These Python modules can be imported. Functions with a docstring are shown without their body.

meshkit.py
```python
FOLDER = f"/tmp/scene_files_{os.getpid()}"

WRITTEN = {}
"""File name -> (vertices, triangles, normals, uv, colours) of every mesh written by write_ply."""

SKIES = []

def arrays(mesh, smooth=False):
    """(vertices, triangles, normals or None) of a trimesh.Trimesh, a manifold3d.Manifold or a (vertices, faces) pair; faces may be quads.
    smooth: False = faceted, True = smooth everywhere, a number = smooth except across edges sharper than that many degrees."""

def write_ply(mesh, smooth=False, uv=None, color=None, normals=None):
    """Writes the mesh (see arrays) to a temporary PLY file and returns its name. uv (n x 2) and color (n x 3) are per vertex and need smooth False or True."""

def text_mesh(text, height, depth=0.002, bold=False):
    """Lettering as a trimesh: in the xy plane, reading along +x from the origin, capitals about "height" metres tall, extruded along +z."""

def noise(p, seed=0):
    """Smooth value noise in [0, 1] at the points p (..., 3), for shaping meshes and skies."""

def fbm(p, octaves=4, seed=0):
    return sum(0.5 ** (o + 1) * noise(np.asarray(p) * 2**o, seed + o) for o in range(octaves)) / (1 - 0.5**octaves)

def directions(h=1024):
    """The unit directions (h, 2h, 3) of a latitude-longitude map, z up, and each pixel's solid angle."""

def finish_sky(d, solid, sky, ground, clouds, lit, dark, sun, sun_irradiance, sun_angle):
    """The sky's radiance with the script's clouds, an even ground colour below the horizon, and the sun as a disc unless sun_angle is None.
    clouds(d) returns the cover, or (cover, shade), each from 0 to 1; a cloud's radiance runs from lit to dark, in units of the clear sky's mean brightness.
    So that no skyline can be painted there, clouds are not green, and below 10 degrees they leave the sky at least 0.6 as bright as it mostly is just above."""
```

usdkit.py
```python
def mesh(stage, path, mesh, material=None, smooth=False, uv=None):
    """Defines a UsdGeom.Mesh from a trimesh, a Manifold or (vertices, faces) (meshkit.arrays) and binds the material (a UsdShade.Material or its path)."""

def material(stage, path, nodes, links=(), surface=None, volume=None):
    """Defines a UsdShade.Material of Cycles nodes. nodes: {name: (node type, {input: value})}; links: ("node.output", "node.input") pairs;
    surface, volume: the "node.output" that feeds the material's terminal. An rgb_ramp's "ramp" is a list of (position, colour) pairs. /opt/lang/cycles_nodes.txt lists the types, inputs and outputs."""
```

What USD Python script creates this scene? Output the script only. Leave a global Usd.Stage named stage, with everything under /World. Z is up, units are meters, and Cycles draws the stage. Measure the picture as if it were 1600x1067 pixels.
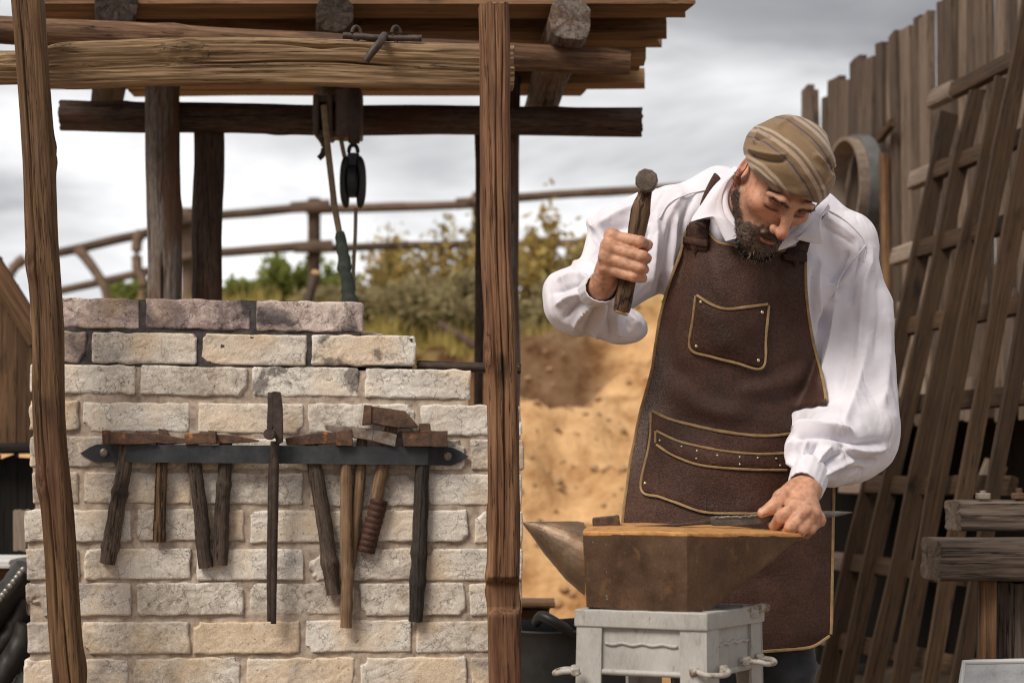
import math, random
import numpy as np, trimesh, manifold3d
from manifold3d import Manifold
from scipy.ndimage import gaussian_filter1d
from scipy.spatial import cKDTree
import usdkit
from meshkit import noise, fbm
from pxr import Usd, UsdGeom, UsdLux, UsdShade, Sdf, Gf, Vt

stage = Usd.Stage.CreateInMemory()
UsdGeom.SetStageUpAxis(stage, UsdGeom.Tokens.z)
UsdGeom.SetStageMetersPerUnit(stage, 1.0)
UsdGeom.Xform.Define(stage, '/World')
UsdGeom.Scope.Define(stage, '/World/Looks')
T = Sdf.ValueTypeNames

# ---------------------------------------------------------------- camera
F, HORIZON, EYE = 2700.0, 740.0, 0.95          # focal length in photo pixels, horizon row, eye height
cam = UsdGeom.Camera.Define(stage, '/World/camera')
cam.CreateHorizontalApertureAttr(36.0)
cam.CreateFocalLengthAttr(36.0 * F / 1600.0)
cam.CreateVerticalApertureOffsetAttr((HORIZON - 533.5) / 1600.0 * 36.0)
cam.CreateFStopAttr(4.2)
cam.CreateFocusDistanceAttr(3.48)
cam.CreateExposureAttr(1.2)
cam.AddTranslateOp().Set(Gf.Vec3d(0, 0, EYE))
cam.AddRotateXOp().Set(90.0)

# ---------------------------------------------------------------- sky and sun (overcast)
SUN_EL, SUN_AZ = math.radians(48), math.radians(-140)      # azimuth atan2(x, y): behind the camera, to its left
sun_dir = np.array([math.cos(SUN_EL) * math.sin(SUN_AZ), math.cos(SUN_EL) * math.cos(SUN_AZ), math.sin(SUN_EL)])
sky_mat = usdkit.material(stage, '/World/Looks/sky_look', {
    'sky': ('sky_texture', {'sky_type': 'single_scattering', 'sun_disc': False, 'sun_elevation': SUN_EL, 'sun_rotation': SUN_AZ}),
    'tc': ('texture_coordinate', {}),
    'map': ('mapping', {'scale': (1.6, 1.6, 5.5), 'location': (0.35, 0.2, 0.1)}),
    'n1': ('noise_texture', {'scale': 2.6, 'detail': 8.0, 'roughness': 0.52, 'distortion': 0.35}),
    'ramp': ('rgb_ramp', {'ramp': [(0.32, (4.2, 4.15, 4.3)), (0.44, (5.9, 5.85, 6.0)), (0.54, (9.2, 9.15, 9.25)), (0.66, (13.0, 12.9, 12.9))]}),
    'sep': ('separate_xyz', {}),
    'up': ('map_range', {'from_min': 0.02, 'from_max': 0.34, 'to_min': 0.68, 'to_max': 0.40, 'clamp': True}),
    'mul': ('vector_math', {'math_type': 'scale'}),
    'mix': ('mix_color', {'fac': 0.96}),
    'bg': ('background_shader', {'strength': 0.07}),
}, [('tc.generated', 'map.vector'), ('map.vector', 'n1.vector'), ('n1.fac', 'ramp.fac'), ('tc.generated', 'sep.vector'), ('sep.z', 'up.value'),
    ('ramp.color', 'mul.vector1'), ('up.result', 'mul.scale'), ('sky.color', 'mix.a'), ('mul.vector', 'mix.b'), ('mix.result', 'bg.color')], surface='bg.background')
dome = UsdLux.DomeLight.Define(stage, '/World/sky')
UsdShade.MaterialBindingAPI.Apply(dome.GetPrim()).Bind(sky_mat)
dome.GetPrim().SetCustomDataByKey('kind', 'structure')
sun = UsdLux.DistantLight.Define(stage, '/World/sun')
sun.CreateNormalizeAttr(True)
sun.CreateIntensityAttr(0.4)
sun.CreateAngleAttr(26.0)
sun.CreateColorAttr(Gf.Vec3f(1.0, 0.92, 0.81))
zax = sun_dir
xax = np.cross([0, 0, 1], zax); xax /= np.linalg.norm(xax)
yax = np.cross(zax, xax)
sun.AddTransformOp().Set(Gf.Matrix4d(*xax, 0, *yax, 0, *zax, 0, 0, 0, 10, 1))

# ---------------------------------------------------------------- helpers
def P(px, py, Y):
    """The point that lies at depth Y metres in front of the camera's place and shows at photo pixel (px, py)."""
    return np.array([(px - 800.0) / F * Y, Y, EYE - (py - HORIZON) / F * Y])

def S(pixels, Y):
    return pixels / F * Y

WORLD = {}
COUNT = {}
def uniq(parent, name):
    k = COUNT.get((parent, name), 0); COUNT[(parent, name)] = k + 1
    return f'{parent}/{name}' if k == 0 else f'{parent}/{name}_{k:03d}'

def mat4(p, xaxis=(1, 0, 0), yaxis=(0, 1, 0), zaxis=(0, 0, 1)):
    m = np.eye(4); m[:3, 0], m[:3, 1], m[:3, 2], m[:3, 3] = xaxis, yaxis, zaxis, p
    return m

def data(prim, label=None, category=None, group=None, kind=None):
    for k, v in (('label', label), ('category', category), ('group', group), ('kind', kind)):
        if v: prim.SetCustomDataByKey(k, v)

def thing(name, label, category, base, group=None, kind=None):
    path = uniq('/World', name)
    x = UsdGeom.Xform.Define(stage, path)
    x.AddTranslateOp().Set(Gf.Vec3d(*map(float, base)))
    WORLD[path] = mat4(base)
    data(x.GetPrim(), label, category, group, kind)
    return path

def tri(mesh):
    if hasattr(mesh, 'to_mesh'):
        m = mesh.to_mesh(); return np.array(m.vert_properties[:, :3], float), np.array(m.tri_verts, int)
    if isinstance(mesh, (tuple, list)):
        v, f = np.asarray(mesh[0], float), np.asarray(mesh[1], int)
        if f.shape[1] == 4: f = np.vstack([f[:, [0, 1, 2]], f[:, [0, 2, 3]]])
        return v, f
    return np.array(mesh.vertices, float), np.array(mesh.faces, int)

def put(parent, name, mesh, material, smooth=40, M=None, colors=None, label=None, category=None, group=None, kind=None):
    """One Mesh prim. The mesh is in world space, or in the space of the world matrix M."""
    path = uniq(parent or '/World', name)
    pw = WORLD.get(parent, np.eye(4))
    v, f = tri(mesh)
    if M is None:
        M = pw if parent else mat4(((v.min(0) + v.max(0)) / 2 * [1, 1, 0] + [0, 0, v[:, 2].min()]))
        vi = np.linalg.inv(M)
        v = v @ vi[:3, :3].T + vi[:3, 3]
    m = usdkit.mesh(stage, path, (v, f), material, smooth if colors is None else True)
    local = np.linalg.inv(pw) @ M
    if not np.allclose(local, np.eye(4)):
        m.AddTransformOp().Set(Gf.Matrix4d(*local.T.ravel().tolist()))
    WORLD[path] = M
    if colors is not None:
        UsdGeom.PrimvarsAPI(m).CreatePrimvar('tint', T.Color3fArray, 'vertex').Set(Vt.Vec3fArray.FromNumpy(np.asarray(colors, np.float32)))
    data(m.GetPrim(), label, category, group, kind)
    return path

def curves(parent, name, lines, widths, material, kind=None):
    path = uniq(parent, name)
    iv = np.linalg.inv(WORLD[parent])
    pts = np.vstack(lines) @ iv[:3, :3].T + iv[:3, 3]
    c = UsdGeom.BasisCurves.Define(stage, path)
    c.CreateTypeAttr('linear')
    c.CreatePointsAttr(Vt.Vec3fArray.FromNumpy(pts.astype(np.float32)))
    c.CreateCurveVertexCountsAttr(Vt.IntArray([len(l) for l in lines]))
    w = np.concatenate(widths) if isinstance(widths, list) else np.full(len(pts), widths)
    c.CreateWidthsAttr(Vt.FloatArray.FromNumpy(w.astype(np.float32))); c.SetWidthsInterpolation('vertex')
    UsdShade.MaterialBindingAPI.Apply(c.GetPrim()).Bind(material)
    data(c.GetPrim(), kind=kind)
    return path

def unit(v):
    v = np.asarray(v, float); return v / np.linalg.norm(v)

def cat(*ms):
    vs, fs, n = [], [], 0
    for m in ms:
        v, f = tri(m); vs.append(v); fs.append(f + n); n += len(v)
    return np.vstack(vs), np.vstack(fs)

def grid_faces(nu, nv, wrap_v=False):
    i, j = np.meshgrid(np.arange(nu - 1), np.arange(nv if wrap_v else nv - 1), indexing='ij')
    k = (j + 1) % nv
    a, b, c, d = i * nv + j, (i + 1) * nv + j, (i + 1) * nv + k, i * nv + k
    return np.vstack([np.stack([a, b, c], -1).reshape(-1, 3), np.stack([a, c, d], -1).reshape(-1, 3)])

def sheet(pts, thick, away):
    """A grid of points (nu, nv, 3) as a closed sheet that is thick metres deep in the direction away."""
    nu, nv = pts.shape[:2]
    top = pts.reshape(-1, 3); bot = top + np.asarray(away) * thick
    f = grid_faces(nu, nv); n = nu * nv
    ring = [i * nv for i in range(nu)] + [(nu - 1) * nv + j for j in range(1, nv)] + [i * nv + nv - 1 for i in range(nu - 2, -1, -1)] + list(range(nv - 2, 0, -1))
    r = np.array(ring); r2 = np.roll(r, -1)
    side = np.vstack([np.stack([r, r2, r2 + n], -1), np.stack([r, r2 + n, r + n], -1)])
    v, f = np.vstack([top, bot]), np.vstack([f, f[:, ::-1] + n, side[:, ::-1]])
    m = trimesh.Trimesh(v, f, process=False)
    trimesh.repair.fix_normals(m)
    return np.array(m.vertices), np.array(m.faces)

def spline(pts, n):
    """A smooth curve of n points through pts (centripetal Catmull-Rom)."""
    p = np.asarray(pts, float)
    if len(p) == 2: return p[0] + (p[1] - p[0]) * np.linspace(0, 1, n)[:, None]
    q = np.vstack([2 * p[0] - p[1], p, 2 * p[-1] - p[-2]])
    d = np.linalg.norm(np.diff(p, axis=0), axis=1); at = np.concatenate([[0], np.cumsum(d)]) / d.sum()
    s = np.linspace(0, 1, n); k = np.clip(np.searchsorted(at, s, 'right') - 1, 0, len(p) - 2)
    t = ((s - at[k]) / (at[k + 1] - at[k]))[:, None]
    a, b, c, e = q[k], q[k + 1], q[k + 2], q[k + 3]
    return 0.5 * (2 * b + (c - a) * t + (2 * a - 5 * b + 4 * c - e) * t**2 + (3 * b - a - 3 * c + e) * t**3)

def tube(path, r, nc=12, flat=1.0, up=(0, 0, 1), closed=False, rough=0.0, seed=0, caps=True):
    """A tube along path; r a number or one radius per point; flat scales it along the direction 'up'."""
    p = np.asarray(path, float); n = len(p)
    t = np.roll(p, -1, 0) - np.roll(p, 1, 0) if closed else np.gradient(p, axis=0)
    t /= np.maximum(np.linalg.norm(t, axis=1, keepdims=True), 1e-9)
    u = np.broadcast_to(np.asarray(up, float), p.shape).copy()
    u -= (u * t).sum(1, keepdims=True) * t
    bad = np.linalg.norm(u, axis=1) < 1e-3
    if bad.any():
        alt = np.cross(t[bad], [0.3, 0.9, 0.2]); u[bad] = alt
    u /= np.linalg.norm(u, axis=1, keepdims=True)
    w = np.cross(t, u)
    a = np.linspace(0, 2 * np.pi, nc, endpoint=False)
    rr = np.broadcast_to(np.asarray(r, float), (n,))[:, None] * np.ones((1, nc))
    ring = p[:, None] + (rr * np.sin(a))[..., None] * u[:, None] * flat + (rr * np.cos(a))[..., None] * w[:, None]
    if rough:
        ring += (fbm(ring * 45 + seed * 7.7, 3, seed) - 0.5)[..., None] * 2 * rough * (ring - p[:, None]) / rr[..., None]
    v = ring.reshape(-1, 3)
    if closed:
        f = grid_faces(n + 1, nc, True) % (n * nc)
    else:
        f = grid_faces(n, nc, True)
        if caps:
            k = len(v); v = np.vstack([v, p[0], p[-1]])
            j = np.arange(nc); j2 = (j + 1) % nc
            f = np.vstack([f, np.stack([np.full(nc, k), j, j2], -1)[:, [0, 1, 2]], np.stack([np.full(nc, k + 1), (n - 1) * nc + j2, (n - 1) * nc + j], -1)])
    m = trimesh.Trimesh(v, f, process=False)
    if m.volume < 0: f = f[:, ::-1]
    return v, f

def timber(L, w, h, seed, power=5.0, amp=0.004, grain=0.0012, bend=(0, 0), wave=0.004, cracks=0, step=0.012, nc=72, taper=1.0, crack_deep=0.012, knots=0, splinter=0.004, crack_at=None, crack_wide=0.05):
    """A hewn or round timber from x = 0 to L, width w along y, height h along z, with checks, knots and uneven faces."""
    rng = np.random.default_rng(seed)
    nl = max(4, int(L / step) + 1)
    x = np.linspace(0, L, nl); a = np.linspace(0, 2 * np.pi, nc, endpoint=False)
    c, s = np.cos(a), np.sin(a)
    base = 1.0 / (np.abs(c) ** power + np.abs(s) ** power) ** (1 / power)
    X, A = np.meshgrid(x, a, indexing='ij')
    q = np.stack([X * 2.2, np.cos(A) * 1.3 + seed * 3.1, np.sin(A) * 1.3], -1)
    d = (fbm(q, 4, seed) - 0.5) * 2 * amp
    d += (fbm(np.stack([X * 5, np.cos(A) * 9 + seed, np.sin(A) * 9], -1), 3, seed + 9) - 0.5) * 2 * grain
    ang = lambda t: np.abs((A - t + np.pi) % (2 * np.pi) - np.pi)
    spots = list(crack_at or []) + [(rng.uniform(0, 6.28), rng.uniform(0, .6) * L, rng.uniform(.3, .9) * L) for _ in range(cracks)]
    for t0, x0, ln in spots:
        t = t0 + 0.30 * (fbm(np.stack([x * 5, x * 0 + t0, x * 0], -1), 3, seed + 5) - 0.5)[:, None]
        on = np.clip(np.minimum((X - x0) / 0.08, (x0 + ln - X) / 0.12), 0, 1)
        wob = noise(np.stack([x * 11, x * 0 + t0 * 9, x * 0], -1), seed)[:, None]
        d -= crack_deep * (0.35 + wob) * on * np.exp(-(ang(t) / (crack_wide * (.6 + .6 * wob))) ** 2)
    for _ in range(knots):
        kx, kt = rng.uniform(.1, .9) * L, rng.uniform(0, 6.28)
        rad = np.hypot((X - kx) / 0.03, ang(kt) * (w / 2) / 0.022)
        d += 0.007 * np.exp(-rad**2) - 0.006 * np.exp(-(rad / 0.4) ** 2)
    tp = np.linspace(1, taper, nl)[:, None]
    by = bend[0] * np.sin(np.pi * x / L) + wave * (fbm(np.stack([x * 2.5, x * 0 + seed, x * 0], -1), 2, seed) - .5) * 2
    bz = bend[1] * np.sin(np.pi * x / L) + wave * (fbm(np.stack([x * 2.5, x * 0 + seed, x * 0 + 7], -1), 2, seed) - .5) * 2
    Yv = base * c * (w / 2 * tp + d) + by[:, None]
    Zv = base * s * (h / 2 * tp + d) + bz[:, None]
    Xv = X.copy()
    for end, sgn in ((0, 1), (nl - 1, -1)):
        Xv[end] += sgn * splinter * noise(np.stack([c * 4 + seed, s * 4, a * 0 + end], -1), seed + 3) * 2
    v = np.stack([Xv, Yv, Zv], -1)
    parts = [v.reshape(-1, 3)]
    f = [grid_faces(nl, nc, True)]
    n = nl * nc
    for end, flip in ((0, False), (nl - 1, True)):                   # end grain as inner rings
        prev = end * nc; cen = v[end].mean(0)
        for sc in (0.93, 0.55, 0.0):
            ring = cen + (v[end] - cen) * sc if sc else cen[None]
            if sc == 0.93: ring = ring + np.array([(-1 if end == 0 else 1) * 0.0015, 0, 0])
            j = np.arange(nc); j2 = (j + 1) % nc
            if sc:
                q = np.vstack([np.stack([prev + j, n + j, n + j2], -1), np.stack([prev + j, n + j2, prev + j2], -1)])
            else:
                q = np.stack([prev + j, np.full(nc, n), prev + j2], -1)
            f.append(q[:, ::-1] if flip else q)
            parts.append(ring); prev = n; n += len(ring)
    m = trimesh.Trimesh(np.vstack(parts), np.vstack(f), process=False)
    fc = m.faces if m.volume > 0 else m.faces[:, ::-1]
    return np.array(m.vertices), np.array(fc)

def along(p0, p1, side=(1, 0, 0)):
    """World matrix that lays local x from p0 to p1 and local y as near to side as it goes; also the length."""
    p0, p1 = np.asarray(p0, float), np.asarray(p1, float)
    x = unit(p1 - p0); y = np.asarray(side, float); y = unit(y - (y @ x) * x); z = np.cross(x, y)
    return mat4(p0, x, y, z), np.linalg.norm(p1 - p0)

def beam(parent, name, p0, p1, w, h, material, seed, side=(1, 0, 0), smooth=45, **kw):
    info = {k: kw.pop(k) for k in ('label', 'category', 'group', 'kind') if k in kw}
    M, L = along(p0, p1, side)
    return put(parent, name, timber(L, w, h, seed, **kw), material, smooth, M=M, **info)

def plank_mesh(L, w, t, seed, nx=9, ny=4, warp=0.004):
    """A sawn board, x along, y across, z its thickness: uneven edges and ends at few triangles."""
    rng = np.random.default_rng(seed)
    x = np.linspace(0, L, nx); y = np.linspace(-w / 2, w / 2, ny)
    X, Yg = np.meshgrid(x, y, indexing='ij')
    edge = (noise(np.stack([x * 3, x * 0 + seed, x * 0], -1), seed) - .5) * 0.012
    edge2 = (noise(np.stack([x * 3, x * 0 + seed, x * 0 + 5], -1), seed) - .5) * 0.012
    Yg = Yg + np.linspace(1, 0, ny)[None] * edge[:, None] + np.linspace(0, 1, ny)[None] * edge2[:, None]
    Z = (noise(np.stack([X * 2, Yg * 12, X * 0 + seed], -1), seed) - .5) * 2 * warp
    X = X + np.where(X >= L - 1e-6, rng.uniform(-.01, .01) + (Yg / w) * rng.uniform(-.02, .02), 0)
    return sheet(np.stack([X, Yg, Z + t / 2], -1), t, (0, 0, -1))

def rbox(sx, sy, sz, r=0.004, seg=2):
    """A box with rounded edges, centred."""
    s = Manifold.sphere(r, 4 * (seg + 1))
    return Manifold.batch_hull([s.translate([i * (sx / 2 - r), j * (sy / 2 - r), k * (sz / 2 - r)]) for i in (-1, 1) for j in (-1, 1) for k in (-1, 1)])

def hull(points, r=0.0, seg=12):
    if r:
        s = Manifold.sphere(r, seg)
        return Manifold.batch_hull([s.translate(list(map(float, p))) for p in points])
    return Manifold.hull_points(np.asarray(points, float))

def worn(m, edge, amp, freq, seed, oct_=3):
    """The solid's surface refined to edge metres and made uneven by amp metres."""
    m = m.refine_to_length(edge) if hasattr(m, 'refine_to_length') else m
    v, f = tri(m)
    t = trimesh.Trimesh(v, f, process=True)
    n = np.array(t.vertex_normals); v = np.array(t.vertices)
    return v + n * ((fbm(v * freq + seed * 3.3, oct_, seed) - .5) * 2 * amp)[:, None], np.array(t.faces)

def transform(mesh, M):
    v, f = tri(mesh)
    return v @ M[:3, :3].T + M[:3, 3], f

# ---------------------------------------------------------------- solid fields for bodies and cloth
class Field:
    """A signed distance field on a regular grid; shapes are blended in and the zero surface is drawn as one mesh."""
    def __init__(self, lo, hi, h):
        self.lo, self.h = np.asarray(lo, float), h
        self.n = np.ceil((np.asarray(hi) - self.lo) / h).astype(int) + 1
        self.d = np.full(self.n, 0.2, np.float32)

    def _window(self, lo, hi):
        a = np.clip(np.floor((lo - self.lo) / self.h).astype(int), 0, self.n)
        b = np.clip(np.ceil((hi - self.lo) / self.h).astype(int) + 1, 0, self.n)
        if (b <= a).any(): return None
        ax = [(self.lo[k] + self.h * np.arange(a[k], b[k])).astype(np.float32) for k in range(3)]
        g = np.stack(np.meshgrid(*ax, indexing='ij'), -1)
        return tuple(slice(a[k], b[k]) for k in range(3)), g

    def _blend(self, sl, d, k, cut):
        old = self.d[sl]
        if cut:
            d = -d
            if k <= 0: new = np.maximum(old, d)
            else:
                t = np.clip(0.5 - 0.5 * (old - d) / k, 0, 1); new = old * (1 - t) + d * t + k * t * (1 - t)
        elif k <= 0: new = np.minimum(old, d)
        else:
            t = np.clip(0.5 + 0.5 * (old - d) / k, 0, 1); new = old * (1 - t) + d * t - k * t * (1 - t)
        self.d[sl] = new

    def cone(self, p0, p1, r0, r1, k=0.0, cut=False):
        p0, p1 = np.asarray(p0, float), np.asarray(p1, float)
        m = max(r0, r1) + k + 4 * self.h
        w = self._window(np.minimum(p0, p1) - m, np.maximum(p0, p1) + m)
        if w is None: return
        sl, g = w; ax = p1 - p0; L2 = max(ax @ ax, 1e-12)
        t = np.clip(((g - p0.astype(np.float32)) @ ax.astype(np.float32)) / L2, 0, 1)
        d = np.linalg.norm(g - (p0 + t[..., None] * ax), axis=-1) - (r0 + (r1 - r0) * t)
        self._blend(sl, d.astype(np.float32), k, cut)

    def chain(self, pts, radii, k=0.0, cut=False):
        for i in range(len(pts) - 1): self.cone(pts[i], pts[i + 1], radii[i], radii[i + 1], k, cut)

    def ell(self, c, r, R=None, k=0.0, cut=False):
        c, r = np.asarray(c, float), np.asarray(r, float)
        R = np.eye(3) if R is None else np.asarray(R, float)       # columns are the ellipsoid's axes
        m = max(r) + k + 4 * self.h
        w = self._window(c - m, c + m)
        if w is None: return
        sl, g = w
        q = ((g - c.astype(np.float32)) @ R.astype(np.float32)) / r.astype(np.float32)
        n = np.linalg.norm(q, axis=-1); g2 = np.linalg.norm(q / r.astype(np.float32), axis=-1)
        d = n * (n - 1) / np.maximum(g2, 1e-6)
        self._blend(sl, d.astype(np.float32), k, cut)

    def torso(self, p0, p1, a0, b0, a1, b1, k=0.0, side=(1, 0, 0)):
        """An elliptic trunk from p0 to p1: half widths a along side, half depths b."""
        p0, p1 = np.asarray(p0, float), np.asarray(p1, float)
        m = max(a0, a1, b0, b1) + k + 4 * self.h
        w = self._window(np.minimum(p0, p1) - m, np.maximum(p0, p1) + m)
        if w is None: return
        sl, g = w; ax = p1 - p0; L = np.linalg.norm(ax); z = ax / L
        x = unit(np.asarray(side, float) - (np.asarray(side, float) @ z) * z); y = np.cross(z, x)
        q = g - p0; t = (q @ z) / L; tc = np.clip(t, 0, 1)
        a, b = a0 + (a1 - a0) * tc, b0 + (b1 - b0) * tc
        u, vv, ww = (q @ x) / a, (q @ y) / b, ((t - tc) * L) / np.minimum(a, b)
        n = np.sqrt(u * u + vv * vv + ww * ww)
        d = (n - 1) * np.minimum(a, b)
        self._blend(sl, d.astype(np.float32), k, False)

    def mesh(self):
        d = self.d; s = d < 0
        n = np.array(d.shape)
        cnt = np.zeros(n - 1, np.uint8)
        for c in np.ndindex(2, 2, 2): cnt += s[c[0]:n[0] - 1 + c[0], c[1]:n[1] - 1 + c[1], c[2]:n[2] - 1 + c[2]]
        cells = np.argwhere((cnt > 0) & (cnt < 8))
        idx = np.full(n - 1, -1, np.int64); idx[tuple(cells.T)] = np.arange(len(cells))
        acc = np.zeros((len(cells), 3)); num = np.zeros(len(cells))
        corner = {c: d[cells[:, 0] + c[0], cells[:, 1] + c[1], cells[:, 2] + c[2]].astype(float) for c in np.ndindex(2, 2, 2)}
        for axis in range(3):
            o = [k for k in range(3) if k != axis]
            for e in np.ndindex(2, 2):
                c0 = [0, 0, 0]; c0[o[0]], c0[o[1]] = e; c1 = list(c0); c1[axis] = 1
                a, b = corner[tuple(c0)], corner[tuple(c1)]
                on = (a < 0) != (b < 0)
                t = np.where(on, a / np.where(on, a - b, 1), 0)
                pt = np.tile(np.array(c0, float), (len(cells), 1)); pt[:, axis] = t
                acc[on] += pt[on]; num[on] += 1
        v = self.lo + self.h * (cells + acc / num[:, None])
        quads = []
        for axis in range(3):
            o = [(axis + 1) % 3, (axis + 2) % 3]
            sl0 = [slice(1, n[k] - 1) for k in range(3)]; sl0[axis] = slice(0, n[axis] - 1)
            sl1 = list(sl0); sl1[axis] = slice(1, n[axis])
            a, b = s[tuple(sl0)], s[tuple(sl1)]
            e = np.argwhere(a != b); flip = a[tuple(e.T)]
            off = np.array([1, 1, 1]); off[axis] = 0
            e = e + off
            def cell(i, j):
                q = e.copy(); q[:, o[0]] -= i; q[:, o[1]] -= j
                return idx[tuple(q.T)]
            q = np.stack([cell(1, 1), cell(0, 1), cell(0, 0), cell(1, 0)], -1)
            q[~flip] = q[~flip][:, ::-1]
            quads.append(q)
        q = np.vstack(quads); q = q[(q >= 0).all(1)]
        return v, np.vstack([q[:, [0, 1, 2]], q[:, [0, 2, 3]]])

def normals(v, f):
    n = np.zeros_like(v); fn = np.cross(v[f[:, 1]] - v[f[:, 0]], v[f[:, 2]] - v[f[:, 0]])
    for k in range(3): np.add.at(n, f[:, k], fn)
    return n / np.maximum(np.linalg.norm(n, axis=1, keepdims=True), 1e-12)

def relax(v, f, rounds=2, lam=0.5):
    """Even out a drawn surface."""
    e = np.vstack([f[:, [0, 1]], f[:, [1, 2]], f[:, [2, 0]]])
    import scipy.sparse as sp
    A = sp.coo_matrix((np.ones(len(e)), (e[:, 0], e[:, 1])), shape=(len(v), len(v))).tocsr()
    A = ((A + A.T) > 0).astype(float); deg = np.maximum(np.asarray(A.sum(1)).ravel(), 1)
    for _ in range(rounds):
        v = v + lam * (A @ v / deg[:, None] - v)
        v = v - lam * 0.9 * (A @ v / deg[:, None] - v)
    return v

def project(v):
    """Photo pixels of world points, used to lay out folds and colours of the cloth by hand."""
    return np.stack([800 + F * v[:, 0] / v[:, 1], HORIZON - F * (v[:, 2] - EYE) / v[:, 1]], -1)
# ---------------------------------------------------------------- materials
def look(name, nodes, links, surface='p.BSDF'):
    return usdkit.material(stage, '/World/Looks/' + name, nodes, links, surface=surface)

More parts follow.
